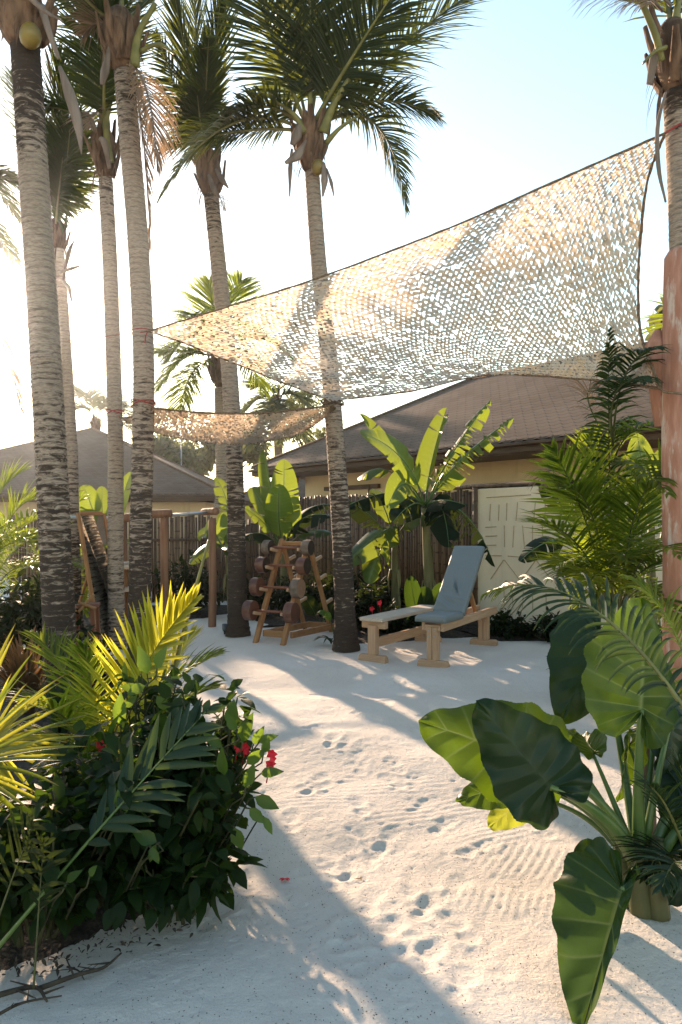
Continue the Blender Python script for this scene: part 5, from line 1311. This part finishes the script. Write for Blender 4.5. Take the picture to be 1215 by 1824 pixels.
areca('bright feathery palm in the back left corner beside the thick trunk', GX(-20, 9.2), [
    dict(s=(-20, 1060, 9.2), c=(0, 900, 9.0), t=(110, 930, 8.7), L=.55, hang=.8), dict(s=(-20, 1060, 9.2), c=(10, 860, 9.3), t=(88, 895, 9.4), L=.6, hang=.7),
    dict(s=(-30, 1060, 9.2), c=(-10, 920, 8.6), t=(90, 985, 8.3), L=.5, hang=.8), dict(s=(-20, 1080, 9.2), c=(20, 960, 8.6), t=(110, 1040, 8.3), L=.5, hang=.8, tint=.2),
    dict(s=(-20, 1060, 9.2), c=(-40, 880, 9.0), t=(40, 840, 9.3), L=.6, hang=.6), dict(s=(-40, 1080, 9.2), c=(-60, 960, 8.3), t=(20, 930, 7.9), L=.5, hang=.8), dict(s=(-20, 1090, 9.2), c=(40, 1000, 8.9), t=(80, 1080, 8.5), L=.45, hang=.8, tint=.1),
    dict(s=(-20, 1060, 9.2), c=(20, 940, 9.5), t=(110, 960, 9.9), L=.55, hang=.8, tint=.9), dict(s=(-20, 1060, 9.2), c=(60, 980, 9.5), t=(140, 1010, 9.9), L=.5, hang=.8, tint=.2)], group='feathery palms at the left')
areca('deep green feathery palm behind the thick trunk and the mirror', GX(90, 11.5), [
    dict(s=(90, 1060, 11.5), c=(120, 940, 11.2), t=(200, 1010, 10.8), L=.5, hang=.9, tint=.2), dict(s=(90, 1060, 11.5), c=(100, 900, 11.5), t=(150, 890, 11.6), L=.5, hang=.6), dict(s=(90, 1060, 11.5), c=(140, 990, 11.0), t=(150, 1090, 10.8), L=.5, hang=.8),
    dict(s=(90, 1060, 11.5), c=(60, 930, 11.2), t=(20, 960, 11), L=.5, hang=.8), dict(s=(90, 1060, 11.5), c=(90, 960, 11), t=(90, 1020, 10.4), L=.5, hang=.8, tint=.1), dict(s=(90, 1060, 11.5), c=(150, 950, 11.6), t=(235, 970, 11.9), L=.45, hang=.8, tint=.1)], group='feathery palms at the left')
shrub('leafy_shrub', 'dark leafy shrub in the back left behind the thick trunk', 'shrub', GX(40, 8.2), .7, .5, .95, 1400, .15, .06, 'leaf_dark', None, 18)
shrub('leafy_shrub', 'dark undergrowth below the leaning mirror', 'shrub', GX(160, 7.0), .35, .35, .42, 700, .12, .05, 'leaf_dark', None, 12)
def strap_plant(label, px, Y, n, hmin, hmax, W, mat, spread=.45, lean=0, group=None, name='strap_plant', up0=1.0, zb=0):
    g0 = GX(px, Y, zb); th = Thing(name, label, 'plant', g0, group); b = MB()
    for i in range(n):
        a = rnd(0, 6.28); d = Vector((math.cos(a), math.sin(a), 0)); h = rnd(hmin, hmax); s = spread * rnd(.2, 1)
        p0 = g0 + d * rnd(0, .06) - up * .02; p2 = g0 + d * s + up * h * up0 * (1 - .35 * s / max(.1, spread)) + Vector((lean * h, 0, 0)); p1 = g0 + d * s * .3 + up * h * .75
        blade(b, p0, p1, p2, W * rnd(.7, 1.2), 8, tint=rnd(0, 1), nrm=(-d.x, -d.y, .8))
    th.part('foliage', b, M[mat]); return th
strap_plant('bronze leaved strap plant in front of the thick trunk', 45, 5.9, 130, .4, .85, .035, 'leaf_red', .5)
strap_plant('second bronze strap plant between the thick trunk foot and the mirror', 128, 6.0, 60, .3, .75, .030, 'leaf_red', .35)
strap_plant('green sword leaved plant standing before the thick trunk foot', 108, 5.2, 26, .45, .78, .045, 'leaf_broad', .28)
areca('golden backlit palm fronds rising over the hibiscus', GX(200, 4.6), [
    dict(s=(186, 1400, 4.5), c=(215, 1210, 4.35), t=(345, 1068, 4.1), mat='leaf_sunlit', n=66, L=.42, wd=.036, missing=0, beta=30, nrm=(-.2, -.9, .35), a0=66, a1=18, hang=.05, t0=.12, r=.009),
    dict(s=(186, 1400, 4.6), c=(165, 1230, 4.6), t=(150, 1150, 4.5), n=40, L=.30, wd=.022, beta=30, nrm=(0, -1, .3), hang=.1, tint=.3), dict(s=(190, 1400, 4.7), c=(260, 1220, 4.8), t=(390, 1165, 4.9), n=48, L=.34, wd=.022, hang=.6, tint=.8),
    dict(s=(190, 1400, 4.7), c=(280, 1250, 4.7), t=(385, 1225, 4.7), n=48, L=.32, wd=.022, hang=.6, tint=.6), dict(s=(190, 1400, 4.7), c=(300, 1180, 5.0), t=(345, 1130, 5.1), n=48, L=.32, wd=.022, hang=.5, tint=.9, mat='leaf_sunlit'),
    dict(s=(186, 1400, 4.5), c=(150, 1260, 4.2), t=(40, 1250, 3.9), n=44, L=.34, hang=.6, tint=.1), dict(s=(186, 1400, 4.6), c=(200, 1280, 4.1), t=(235, 1255, 3.8), n=44, L=.3, hang=.5, tint=.6, mat='leaf_sunlit'),
    dict(s=(186, 1400, 4.6), c=(130, 1180, 4.9), t=(60, 1130, 5.0), n=44, L=.3, hang=.4, tint=.4), dict(s=(186, 1400, 4.5), c=(240, 1290, 4.6), t=(330, 1300, 4.6), n=40, L=.3, hang=.6, tint=.3),
    dict(s=(186, 1400, 4.4), c=(120, 1300, 4.2), t=(90, 1330, 3.9), n=40, L=.3, hang=.5, tint=.3)], group='feathery palms at the left')
b = MB(); b.tube(spline([P(300, 1250, 4.3), P(318, 1160, 4.25), P(345, 1060, 4.2), P(372, 962, 4.2)], 14), [.016 - .0095 * i / 14 for i in range(15)], 8)
tag(b.build('palm_stalk', M['rachis']), 'long bare palm stalk leaning up to the right above the golden fronds', 'stalk')
# spiky palm thrust in from the left edge
th = Thing('spiky_palm', 'spiky palm leaf fan thrusting in from the left edge', 'palm plant', GX(-70, 3.0))
b = MB(); c0 = P(-75, 1372, 2.95); b.tube([GX(-80, 3.05, -.05), c0], [.03, .018], 8); th.part('stem', b, M['petiole'])
for (ty, tx, Y2, mt) in ((1200, 118, 3.2, 'leaf_sunlit'), (1240, 152, 3.1, 'leaf_sunlit'), (1272, 160, 2.9, 'leaf_areca'), (1310, 160, 2.8, 'leaf_sunlit'), (1330, 156, 2.7, 'leaf_sunlit'), (1355, 110, 2.6, 'leaf_areca'), (1160, 60, 3.3, 'leaf_areca'), (1130, 25, 3.4, 'leaf_sunlit'),
                         (1400, 105, 2.7, 'leaf_areca'), (1450, 112, 2.8, 'leaf_sunlit'), (1480, 60, 2.8, 'leaf_areca'), (1500, 20, 2.9, 'leaf_sunlit'), (1110, 28, 3.6, 'leaf_sunlit'), (1190, 50, 2.7, 'leaf_areca'), (1220, 90, 2.7, 'leaf_areca'), (1345, 145, 3.2, 'leaf_sunlit'), (1415, 70, 3.1, 'leaf_sunlit'), (1440, 50, 2.6, 'leaf_sunlit')):
    b = MB(); t = P(tx, ty, Y2); mid = c0.lerp(t, .5) + up * rnd(.02, .07); blade(b, c0, mid, t, .026, 10, tint=rnd(0, 1), nrm=(0, -.5, .9), fold=.5); th.part('leaf', b, M[mt])
th = Thing('spiky_palm', 'lower bright spiky palm half hidden behind the broad frond at the left', 'palm plant', GX(-10, 3.7)); b = MB(); c0 = P(-20, 1330, 3.7); b.tube([GX(-10, 3.7, -.05), c0], [.03, .016], 8); th.part('stem', b, M['petiole'])
b = MB()
for i in range(46):
    a = R(rnd(-70, 75)); d = Vector((math.cos(a), rnd(-.5, .5), math.sin(a))).normalized(); ln = rnd(.3, .52); blade(b, c0, c0 + d * ln * .5 + up * .03, c0 + d * ln - up * rnd(0, .12), rnd(.016, .026), 7, tint=rnd(0, 1), nrm=(0, -.6, .8))
th.part('foliage', b, M['leaf_sunlit'])
# hibiscus and dark understorey
def hibiscus(label, px, Y, rx, ry, h, n, twigs, blooms=(), young=()):
    th = shrub('hibiscus_bush', label, 'shrub', GX(px, Y), rx, ry, h, n, .095, .055, 'leaf_hibiscus', 'hibiscus bushes at the left', twigs, shape=.8)
    for (bx_, by_, Yb, lab) in blooms:
        b = MB(); c = P(bx_, by_, Yb); bloom(b, c, .024); bloom(b, c + Vector((.006, -.01, -.018)), .018); b.tube([c, c + Vector((-.02, .05, -.10))], .003, 5); th.part('red_flower', b, M['flower'])
    if young:
        b = MB()
        for (lx, ly, Yl, L, ang) in young:
            c = P(lx, ly, Yl); d = Vector((math.cos(R(ang)), -.25, math.sin(R(ang)))).normalized(); ovate(b, c, d, Vector((rnd(-.3, .3), -.9, .5)).normalized(), L * rnd(.9, 1.15), L * rnd(.48, .6), rnd(0, 1), droop=rnd(.1, .5), fold=.35)
            s = MB(); s.tube([c, c - d * .03 - up * .02, c - up * .10 + Vector((-.07, .06, 0)), c - up * .22 + Vector((-.13, .12, 0))], .0035, 5); th.part('shoot', s, M['twig'])
        th.part('young_leaves', b, M['leaf_hibiscus_bright'])
    return th
hibiscus('flowering hibiscus bush leaning over the sand path with red blooms', 372, 3.35, .30, .32, .88, 950, 26,
         [(484, 1342, 3.1, ''), (481, 1360, 3.1, ''), (424, 1326, 3.2, ''), (437, 1330, 3.22, '')],
         [(410, 1290, 3.2, .11, 80), (432, 1320, 3.15, .12, 75), (452, 1325, 3.2, .09, 60), (440, 1360, 3.1, .10, 40), (462, 1322, 3.15, .07, 30), (465, 1378, 3.05, .08, 15), (438, 1400, 3.0, .10, 70), (470, 1340, 3.1, .07, 70), (445, 1440, 3.0, .08, -40), (420, 1300, 3.1, .08, 120), (395, 1330, 3.1, .09, 140), (470, 1455, 3.0, .07, -60), (455, 1420, 3.05, .10, -20), (418, 1475, 3.0, .10, -70), (400, 1380, 3.0, .10, 100)])
hibiscus('tall narrow hibiscus stem in front of the golden fronds', 272, 3.7, .16, .16, 1.02, 260, 12, [],
         [(262, 1200, 3.55, .12, 100), (280, 1190, 3.5, .11, 70), (258, 1222, 3.5, .10, 200), (292, 1225, 3.55, .10, 40), (280, 1240, 3.5, .10, -50), (215, 1290, 3.4, .13, 90), (250, 1230, 3.6, .1, 160), (225, 1260, 3.5, .08, 50)])
hibiscus('dark hibiscus mass at the centre of the left bed', 225, 3.15, .48, .42, .74, 1800, 34, [(180, 1326, 3.3, '')],
         [(215, 1442, 2.72, .07, 95), (228, 1440, 2.72, .08, 45), (205, 1448, 2.72, .07, 175), (222, 1448, 2.70, .06, 70), (278, 1500, 2.75, .10, 150), (270, 1510, 2.7, .06, -60), (278, 1505, 2.72, .06, -115), (120, 1570, 2.6, .06, 45), (95, 1585, 2.6, .06, 200), (160, 1560, 2.6, .05, 60)])
hibiscus('low dark leafy bush at the bottom left corner', 60, 2.85, .42, .36, .50, 1300, 24)
hibiscus('dark low bush right under the flowering hibiscus', 320, 3.0, .26, .26, .40, 700, 18)
# broad frond in front
th = Thing('young_palm', 'young palm with one broad dark frond across the left bushes', 'palm plant', GX(-40, 2.55))
b = MB(); frond(b, P(-30, 1720, 2.55), P(150, 1500, 2.62), P(372, 1262, 2.85), n=15, L=.235, wd=.036, a0=50, a1=28, beta=-4, hang=.45, t0=.50, nrm=(-.15, -.75, .65), r=.009, rag=.06, seg=8, tint=.6); th.part('frond', b, [M['petiole'], M['leaf_broad']])
b = MB(); frond(b, P(-30, 1720, 2.55), P(20, 1560, 2.5), P(60, 1470, 2.4), n=9, L=.16, wd=.02, a0=50, a1=28, beta=0, hang=.5, t0=.5, nrm=(0, -.8, .6), r=.005, seg=5); th.part('frond', b, [M['rachis_dark'], M['leaf_dark']])
b = MB(); frond(b, P(60, 1760, 2.5), P(70, 1600, 2.45), P(78, 1500, 2.4), n=8, L=.14, wd=.018, a0=50, a1=28, beta=0, hang=.5, t0=.5, nrm=(0, -.8, .6), r=.004, seg=5); th.part('frond', b, [M['rachis_dark'], M['leaf_dark']])

# ================================================================ right plants
areca('lush areca palm with many dark stems behind the pink pillar at the right', GX(1100, 6.2), [
    dict(s=(1085, 1080, 6.0), c=(1045, 900, 5.8), t=(985, 800, 5.5), n=56, L=.50, wd=.030, beta=20, nrm=(-.35, -.85, .3), hang=.12, tint=.9, a0=66),
    dict(s=(1085, 1080, 6.0), c=(1075, 880, 6.1), t=(1050, 775, 6.0), n=56, L=.44, wd=.030, beta=20, nrm=(.1, -1, .2), hang=.12, tint=.7),
    dict(s=(1095, 1080, 6.2), c=(1080, 760, 6.2), t=(1086, 590, 5.0), n=60, L=.34, wd=.030, beta=15, nrm=(-.2, -1, .1), hang=1.2, tint=.3, t0=.30, missing=.25, mat='leaf_broad'),
    dict(s=(1105, 1080, 6.0), c=(1130, 880, 5.6), t=(1205, 800, 5.2), n=46, L=.42, wd=.028, hang=.7, tint=.4), dict(s=(1105, 1080, 6.0), c=(1120, 900, 5.5), t=(1160, 860, 4.95), n=46, L=.40, wd=.028, hang=.7, tint=.3),
    dict(s=(1085, 1080, 6.0), c=(1040, 940, 5.5), t=(960, 930, 5.2), n=46, L=.40, hang=.6, tint=.3), dict(s=(1085, 1080, 6.0), c=(1040, 980, 5.4), t=(985, 1010, 5.0), n=46, L=.40, hang=.6, tint=.2), dict(s=(1095, 1080, 6.0), c=(1100, 960, 5.4), t=(1120, 1000, 4.9), n=46, L=.36, hang=.8, tint=.1),
    dict(s=(1105, 1080, 6.0), c=(1140, 980, 5.5), t=(1230, 1000, 5.1), n=46, L=.38, hang=.7, tint=.3), dict(s=(1085, 1080, 6.2), c=(1020, 900, 6.4), t=(968, 850, 6.6), n=40, L=.36, hang=.7, tint=.2), dict(s=(1095, 1080, 6.2), c=(1070, 960, 6.0), t=(1010, 1030, 5.7), n=46, L=.40, hang=.7, tint=.1),
    dict(s=(1105, 1080, 6.2), c=(1150, 1040, 5.7), t=(1200, 1080, 5.3), n=40, L=.34, hang=.8, tint=.1), dict(s=(1105, 1090, 6.0), c=(1090, 1000, 5.6), t=(1060, 1060, 5.2), n=40, L=.36, hang=.8, tint=.1), dict(s=(1115, 1080, 6.2), c=(1150, 900, 6.6), t=(1180, 850, 6.8), n=46, L=.4, hang=.5, tint=.5),
    dict(s=(1092, 800, 5.6), c=(1095, 630, 5.1), t=(1170, 620, 4.5), n=26, L=.26, wd=.032, mat='leaf_broad', hang=1.3, tint=.3, t0=.4), dict(s=(1092, 800, 5.6), c=(1075, 660, 5.2), t=(1150, 680, 4.5), n=28, L=.28, wd=.032, mat='leaf_broad', hang=1.3, tint=.2, t0=.35),
    dict(s=(1092, 830, 6.1), c=(1110, 740, 5.7), t=(1205, 760, 5.0), n=28, L=.30, wd=.028, hang=1.1, tint=.4, t0=.3), dict(s=(1095, 850, 6.1), c=(1120, 790, 5.5), t=(1190, 880, 4.6), n=32, L=.30, wd=.028, hang=1.0, tint=.3, t0=.3), dict(s=(1110, 1080, 6.0), c=(1150, 930, 5.2), t=(1212, 990, 4.5), n=36, L=.34, wd=.026, hang=.9, tint=.3, t0=.3),
    dict(s=(1110, 1080, 6.0), c=(1150, 1000, 5.0), t=(1220, 1120, 4.5), n=36, L=.32, wd=.026, hang=.9, tint=.5, t0=.3), dict(s=(1095, 1080, 6.0), c=(1080, 960, 5.2), t=(1030, 1075, 4.9), n=36, L=.32, wd=.024, hang=.9, tint=.3, t0=.3), dict(s=(1088, 1080, 6.0), c=(1060, 860, 5.7), t=(1010, 870, 5.4), n=44, L=.40, wd=.026, hang=.5, tint=.5),
    dict(s=(1115, 1100, 6.0), c=(1170, 1060, 5.3), t=(1230, 1130, 4.95), n=40, L=.34, hang=.8, tint=.3), dict(s=(1080, 780, 6.2), c=(1030, 700, 6.1), t=(1055, 690, 6.0), n=26, L=.30, wd=.012, hang=1.4, mat='leaf_dry', missing=.3), dict(s=(1050, 880, 6.0), c=(960, 800, 5.9), t=(968, 870, 5.8), n=26, L=.22, wd=.012, hang=1.4, mat='leaf_dry', missing=.3)],
    stems=[((GX(1085, 6.0, -.05), P(1088, 1000, 6.0), P(1078, 860, 6.05)), .026, .014), ((GX(1112, 6.2, -.05), P(1100, 980, 6.2), P(1088, 760, 6.2), P(1080, 640, 6.2)), .026, .008), ((GX(1130, 6.3, -.05), P(1122, 1000, 6.2), P(1122, 880, 6.2)), .026, .014), ((GX(1065, 6.3, -.05), P(1066, 1000, 6.2), P(1056, 900, 6.2)), .024, .012)], rm='rachis_dark')
shrub('leafy_shrub', 'dark undergrowth around the areca palm stems', 'shrub', GX(1130, 6.6), .65, .4, .75, 1100, .14, .06, 'leaf_dark', None, 16)
areca('arching palm frond with curling leaflets reaching left above the taro', GX(1290, 3.95), [
    dict(s=(1262, 1330, 2.70), c=(1050, 972, 2.82), t=(868, 1056, 3.30), n=40, L=.25, wd=.023, a0=62, a1=20, beta=14, hang=1.5, nrm=(-.30, -.30, .9), r=.010, t0=.08, seg=8, tint=.4, mat='leaf_broad', rag=.15),
    dict(s=(1262, 1330, 3.8), c=(1215, 1080, 3.9), t=(1120, 1030, 4.1), n=40, L=.26, wd=.018, hang=1.2, seg=6, tint=.7), dict(s=(1262, 1330, 3.8), c=(1200, 1180, 3.7), t=(1100, 1190, 3.6), n=34, L=.24, wd=.02, hang=1.0, seg=6, tint=.6, t0=.3),
    dict(s=(1262, 1330, 3.8), c=(1220, 1270, 3.6), t=(1150, 1310, 3.45), n=30, L=.24, wd=.02, hang=.9, seg=6, tint=.6, t0=.3)], stems=[((GX(1290, 3.95, -.05), P(1262, 1330, 3.8)), .03, .012), ((GX(1330, 2.72, -.05), P(1262, 1330, 2.70)), .016, .010)])
areca('small dark palm at the foot of the taro by the right edge', GX(1245, 3.1), [
    dict(s=(1245, 1600, 3.1), c=(1200, 1430, 2.95), t=(1158, 1400, 2.85), n=26, L=.20, wd=.018, hang=.7, tint=.3, mat='leaf_broad'), dict(s=(1245, 1600, 3.1), c=(1190, 1470, 2.9), t=(1150, 1560, 2.75), n=30, L=.2, wd=.018, hang=.8, tint=.2, mat='leaf_dark'),
    dict(s=(1245, 1600, 3.1), c=(1210, 1480, 2.8), t=(1180, 1580, 2.6), n=30, L=.2, wd=.018, hang=.8, tint=.5, mat='leaf_broad'), dict(s=(1245, 1600, 3.1), c=(1240, 1430, 3.0), t=(1210, 1360, 3.0), n=26, L=.2, wd=.018, hang=.7, tint=.4, mat='leaf_broad')])

# ---- taro (elephant ear)
th = Thing('taro_plant', 'huge elephant ear plant with wavy leaves at the right foreground', 'elephant ear plant', GX(1150, 3.06))
CR = P(1140, 1560, 3.06)
b = MB(); b.tube(spline([GX(1150, 3.06, -.05), P(1148, 1590, 3.06), P(1142, 1520, 3.06)], 10), [.085 - .035 * i / 10 for i in range(11)], 14)
for (dx, dy_) in ((-.03, -.04), (.05, .0), (-.05, .03), (.03, -.05), (.07, .05)):
    b.tube(spline([GX(1150, 3.06, -.04) + Vector((dx, dy_, 0)), P(1145, 1570, 3.06) + Vector((dx * 1.1, dy_, 0)), P(1142, 1490, 3.06) + Vector((dx * 1.6, dy_, 0))], 8), [.05, .05, .048, .045, .042, .038, .034, .03, .024], 10)
th.part('stem', b, M['taro_stem'])
def taro(base, tip, nrm, pc, start=None, mat='leaf_taro', pr=.020, **kw):
    bp, tp = P(*base), P(*tip)
    b = MB(); taro_leaf(b, bp, tp, Vector(nrm).normalized(), seed=int(base[0] * 7 + base[1]), **kw); lf_ = th.part('leaf', b, M[mat])
    s = P(*start) if start else CR
    b = MB(); c = P(*pc); pts = [bez(s, c, bp, i / 12) for i in range(13)]; b.tube(pts, [pr * (1.35 - .85 * i / 12) for i in range(13)], 10); th.part('petiole', b, M['petiole'])
taro((950, 1356, 3.12), (747, 1278, 3.22), (.18, -.90, .42), (1060, 1390, 3.10), (1120, 1500, 3.06), width=1.1, bend=.10, fold=5, wave=.016, tint=.95, pr=.018)              # light leaf pointing left
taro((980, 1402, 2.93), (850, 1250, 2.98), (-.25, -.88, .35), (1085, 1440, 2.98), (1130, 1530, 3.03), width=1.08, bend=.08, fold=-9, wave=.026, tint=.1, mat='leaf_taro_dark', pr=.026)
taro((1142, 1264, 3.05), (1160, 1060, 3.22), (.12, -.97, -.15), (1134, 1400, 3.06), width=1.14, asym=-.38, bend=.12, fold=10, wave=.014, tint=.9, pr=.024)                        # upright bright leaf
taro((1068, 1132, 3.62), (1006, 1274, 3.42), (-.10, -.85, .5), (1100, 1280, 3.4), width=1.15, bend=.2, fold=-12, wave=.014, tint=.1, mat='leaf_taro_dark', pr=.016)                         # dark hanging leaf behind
taro((1108, 1586, 2.62), (1036, 1830, 2.27), (-.30, -.72, .60), (1135, 1525, 2.75), (1158, 1565, 3.0), width=.62, asym=.72, bend=.06, fold=10, wave=.030, tint=.45, mat='leaf_taro_mid', pr=.018)                 # front leaf hanging down
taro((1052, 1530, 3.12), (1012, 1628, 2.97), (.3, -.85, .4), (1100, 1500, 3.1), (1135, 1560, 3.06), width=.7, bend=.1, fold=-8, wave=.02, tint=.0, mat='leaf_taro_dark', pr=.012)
taro((905, 1395, 3.30), (806, 1430, 3.45), (.1, -.88, .45), (1040, 1400, 3.2), (1120, 1530, 3.06), width=.75, bend=.1, fold=5, wave=.02, tint=1, pr=.014)
taro((935, 1420, 3.36), (868, 1478, 3.42), (.15, -.85, .5), (1050, 1430, 3.25), (1122, 1540, 3.06), width=1.05, bend=.1, fold=-5, wave=.02, tint=1, mat='leaf_taro_old', pr=.012)
taro((975, 1300, 3.35), (1032, 1296, 3.5), (.1, -.55, .8), (1030, 1350, 3.3), (1125, 1520, 3.06), width=1.1, bend=.1, fold=-16, wave=.03, tint=.3, pr=.014)
taro((1056, 1342, 3.3), (1032, 1302, 3.5), (-.3, -.6, .7), (1090, 1420, 3.2), (1130, 1520, 3.08), width=1.0, bend=.1, fold=40, wave=.02, tint=.8, pr=.013)
taro((1120, 1330, 3.35), (1108, 1430, 3.25), (.5, -.8, .2), (1150, 1380, 3.3), (1138, 1500, 3.1), width=.7, bend=.1, fold=30, wave=.02, tint=.4, pr=.012)
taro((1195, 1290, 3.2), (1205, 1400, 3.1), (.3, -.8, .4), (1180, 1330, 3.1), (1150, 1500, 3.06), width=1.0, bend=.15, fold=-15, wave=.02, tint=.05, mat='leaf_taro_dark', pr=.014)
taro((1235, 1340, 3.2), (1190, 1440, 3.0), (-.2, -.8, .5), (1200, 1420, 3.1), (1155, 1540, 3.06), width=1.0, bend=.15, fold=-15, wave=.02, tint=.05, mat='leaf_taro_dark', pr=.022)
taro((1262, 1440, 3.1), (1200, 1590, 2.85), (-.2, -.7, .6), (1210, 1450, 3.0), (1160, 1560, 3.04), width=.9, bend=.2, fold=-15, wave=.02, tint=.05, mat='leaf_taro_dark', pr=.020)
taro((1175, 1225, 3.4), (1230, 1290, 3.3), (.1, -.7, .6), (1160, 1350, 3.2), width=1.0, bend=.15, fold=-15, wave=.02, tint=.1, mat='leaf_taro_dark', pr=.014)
b = MB(); g0 = GX(1158, 3.75); b.tube([g0 - up * .05, g0 + up * .3 + Vector((-.01, 0, 0)), g0 + up * .75], [.035, .032, .028], 10)
tag(b.build('wooden_stake', M['stick']), 'short dark stake standing in the sand behind the elephant ear plant', 'stake')

# ================================================================ litter
def ground_at(px, py):
    x, y = gp(px, py); return Vector((x, y, gz(x, y)))
b = MB(); c = ground_at(507, 1547)
for k in range(5): ovate(b, c + up * .008, Vector((rnd(-1, 1), rnd(-1, 1), .25)).normalized(), up, .035, .016, .3, droop=.2)
tag(b.build('fallen_flower', M['flower']), 'wilted red flower lying on the sand path', 'flower')
b = MB(); c = ground_at(643, 1546) + up * .004
for k in range(2): ovate(b, c, Vector((rnd(-1, 1), rnd(-1, 1), .1)).normalized(), up, .03, .014, .5)
tag(b.build('fallen_leaf', M['leaf_dry']), 'small curled dead leaf on the sand left of centre', 'leaf')
for i, (pts, r, lab) in enumerate([([(70, 1738), (140, 1716), (185, 1700), (216, 1678)], .009, 'long curved dead branch lying along the bed edge at the lower left'),
                     ([(-10, 1800), (40, 1775), (110, 1752)], .006, 'thin dead stick pointing right at the bottom left corner'), ([(-20, 1760), (60, 1742), (84, 1765)], .010, 'stubby forked stick at the bottom left corner'),
                     ([(120, 1690), (140, 1705), (150, 1720)], .004, 'short twig just above the curved dead branch')]):
    b = MB(); sp = spline([ground_at(*p) + up * (r + .012 + .01 * (k % 2)) for k, p in enumerate(pts)], 14); b.tube(sp, [r * (1.1 - .7 * k / 14) for k in range(15)], 7)
    for k in (4, 8, 11): b.tube([sp[k], sp[k] + Vector((rnd(-.1, .1), rnd(-.08, .08), .02))], [r * .5, r * .2], 5)
    tag(b.build('dead_stick', M['stick']), lab, 'stick', 'dead sticks at the lower left')
b = MB()
for i in range(5200):
    y = rnd(2.1, 8) if i % 5 == 0 else rnd(2.1, 4); x = random.gauss(.35, .95)
    if x < -.9 - .1 * (y - 2): continue
    c = Vector((x, y, gz(x, y) + .002)); d = rdir(); d.z *= .3; L = rnd(.002, .0075)
    ovate(b, c, d.normalized(), Vector((rnd(-.5, .5), rnd(-.5, .5), 1)).normalized(), L, L * .6, rnd(0, 1))
tag(b.build('sand_debris', M['stick']), 'tiny dark bits of leaf litter scattered over the sand', 'litter', kind='stuff')
b = MB()
for i in range(900):
    x, y = gp(rnd(-60, 345), rnd(1540, 1720)); e_ = rnd(0, 1)
    if y < 2.55 + (x + 1.4) * .5 - rnd(0, .12): continue
    c = Vector((x, y, gz(x, y) + rnd(.02, .08))); d = rdir(); d.z *= .3; L = rnd(.008, .035)
    ovate(b, c, d.normalized(), Vector((rnd(-.5, .5), rnd(-.5, .5), 1)).normalized(), L, L * .4, rnd(0, 1))
tag(b.build('leaf_litter', M['stick']), 'dark fallen leaves covering the bed soil at the left', 'litter', kind='stuff')

# ================================================================ air volume added for sun glare
make_glare_haze()
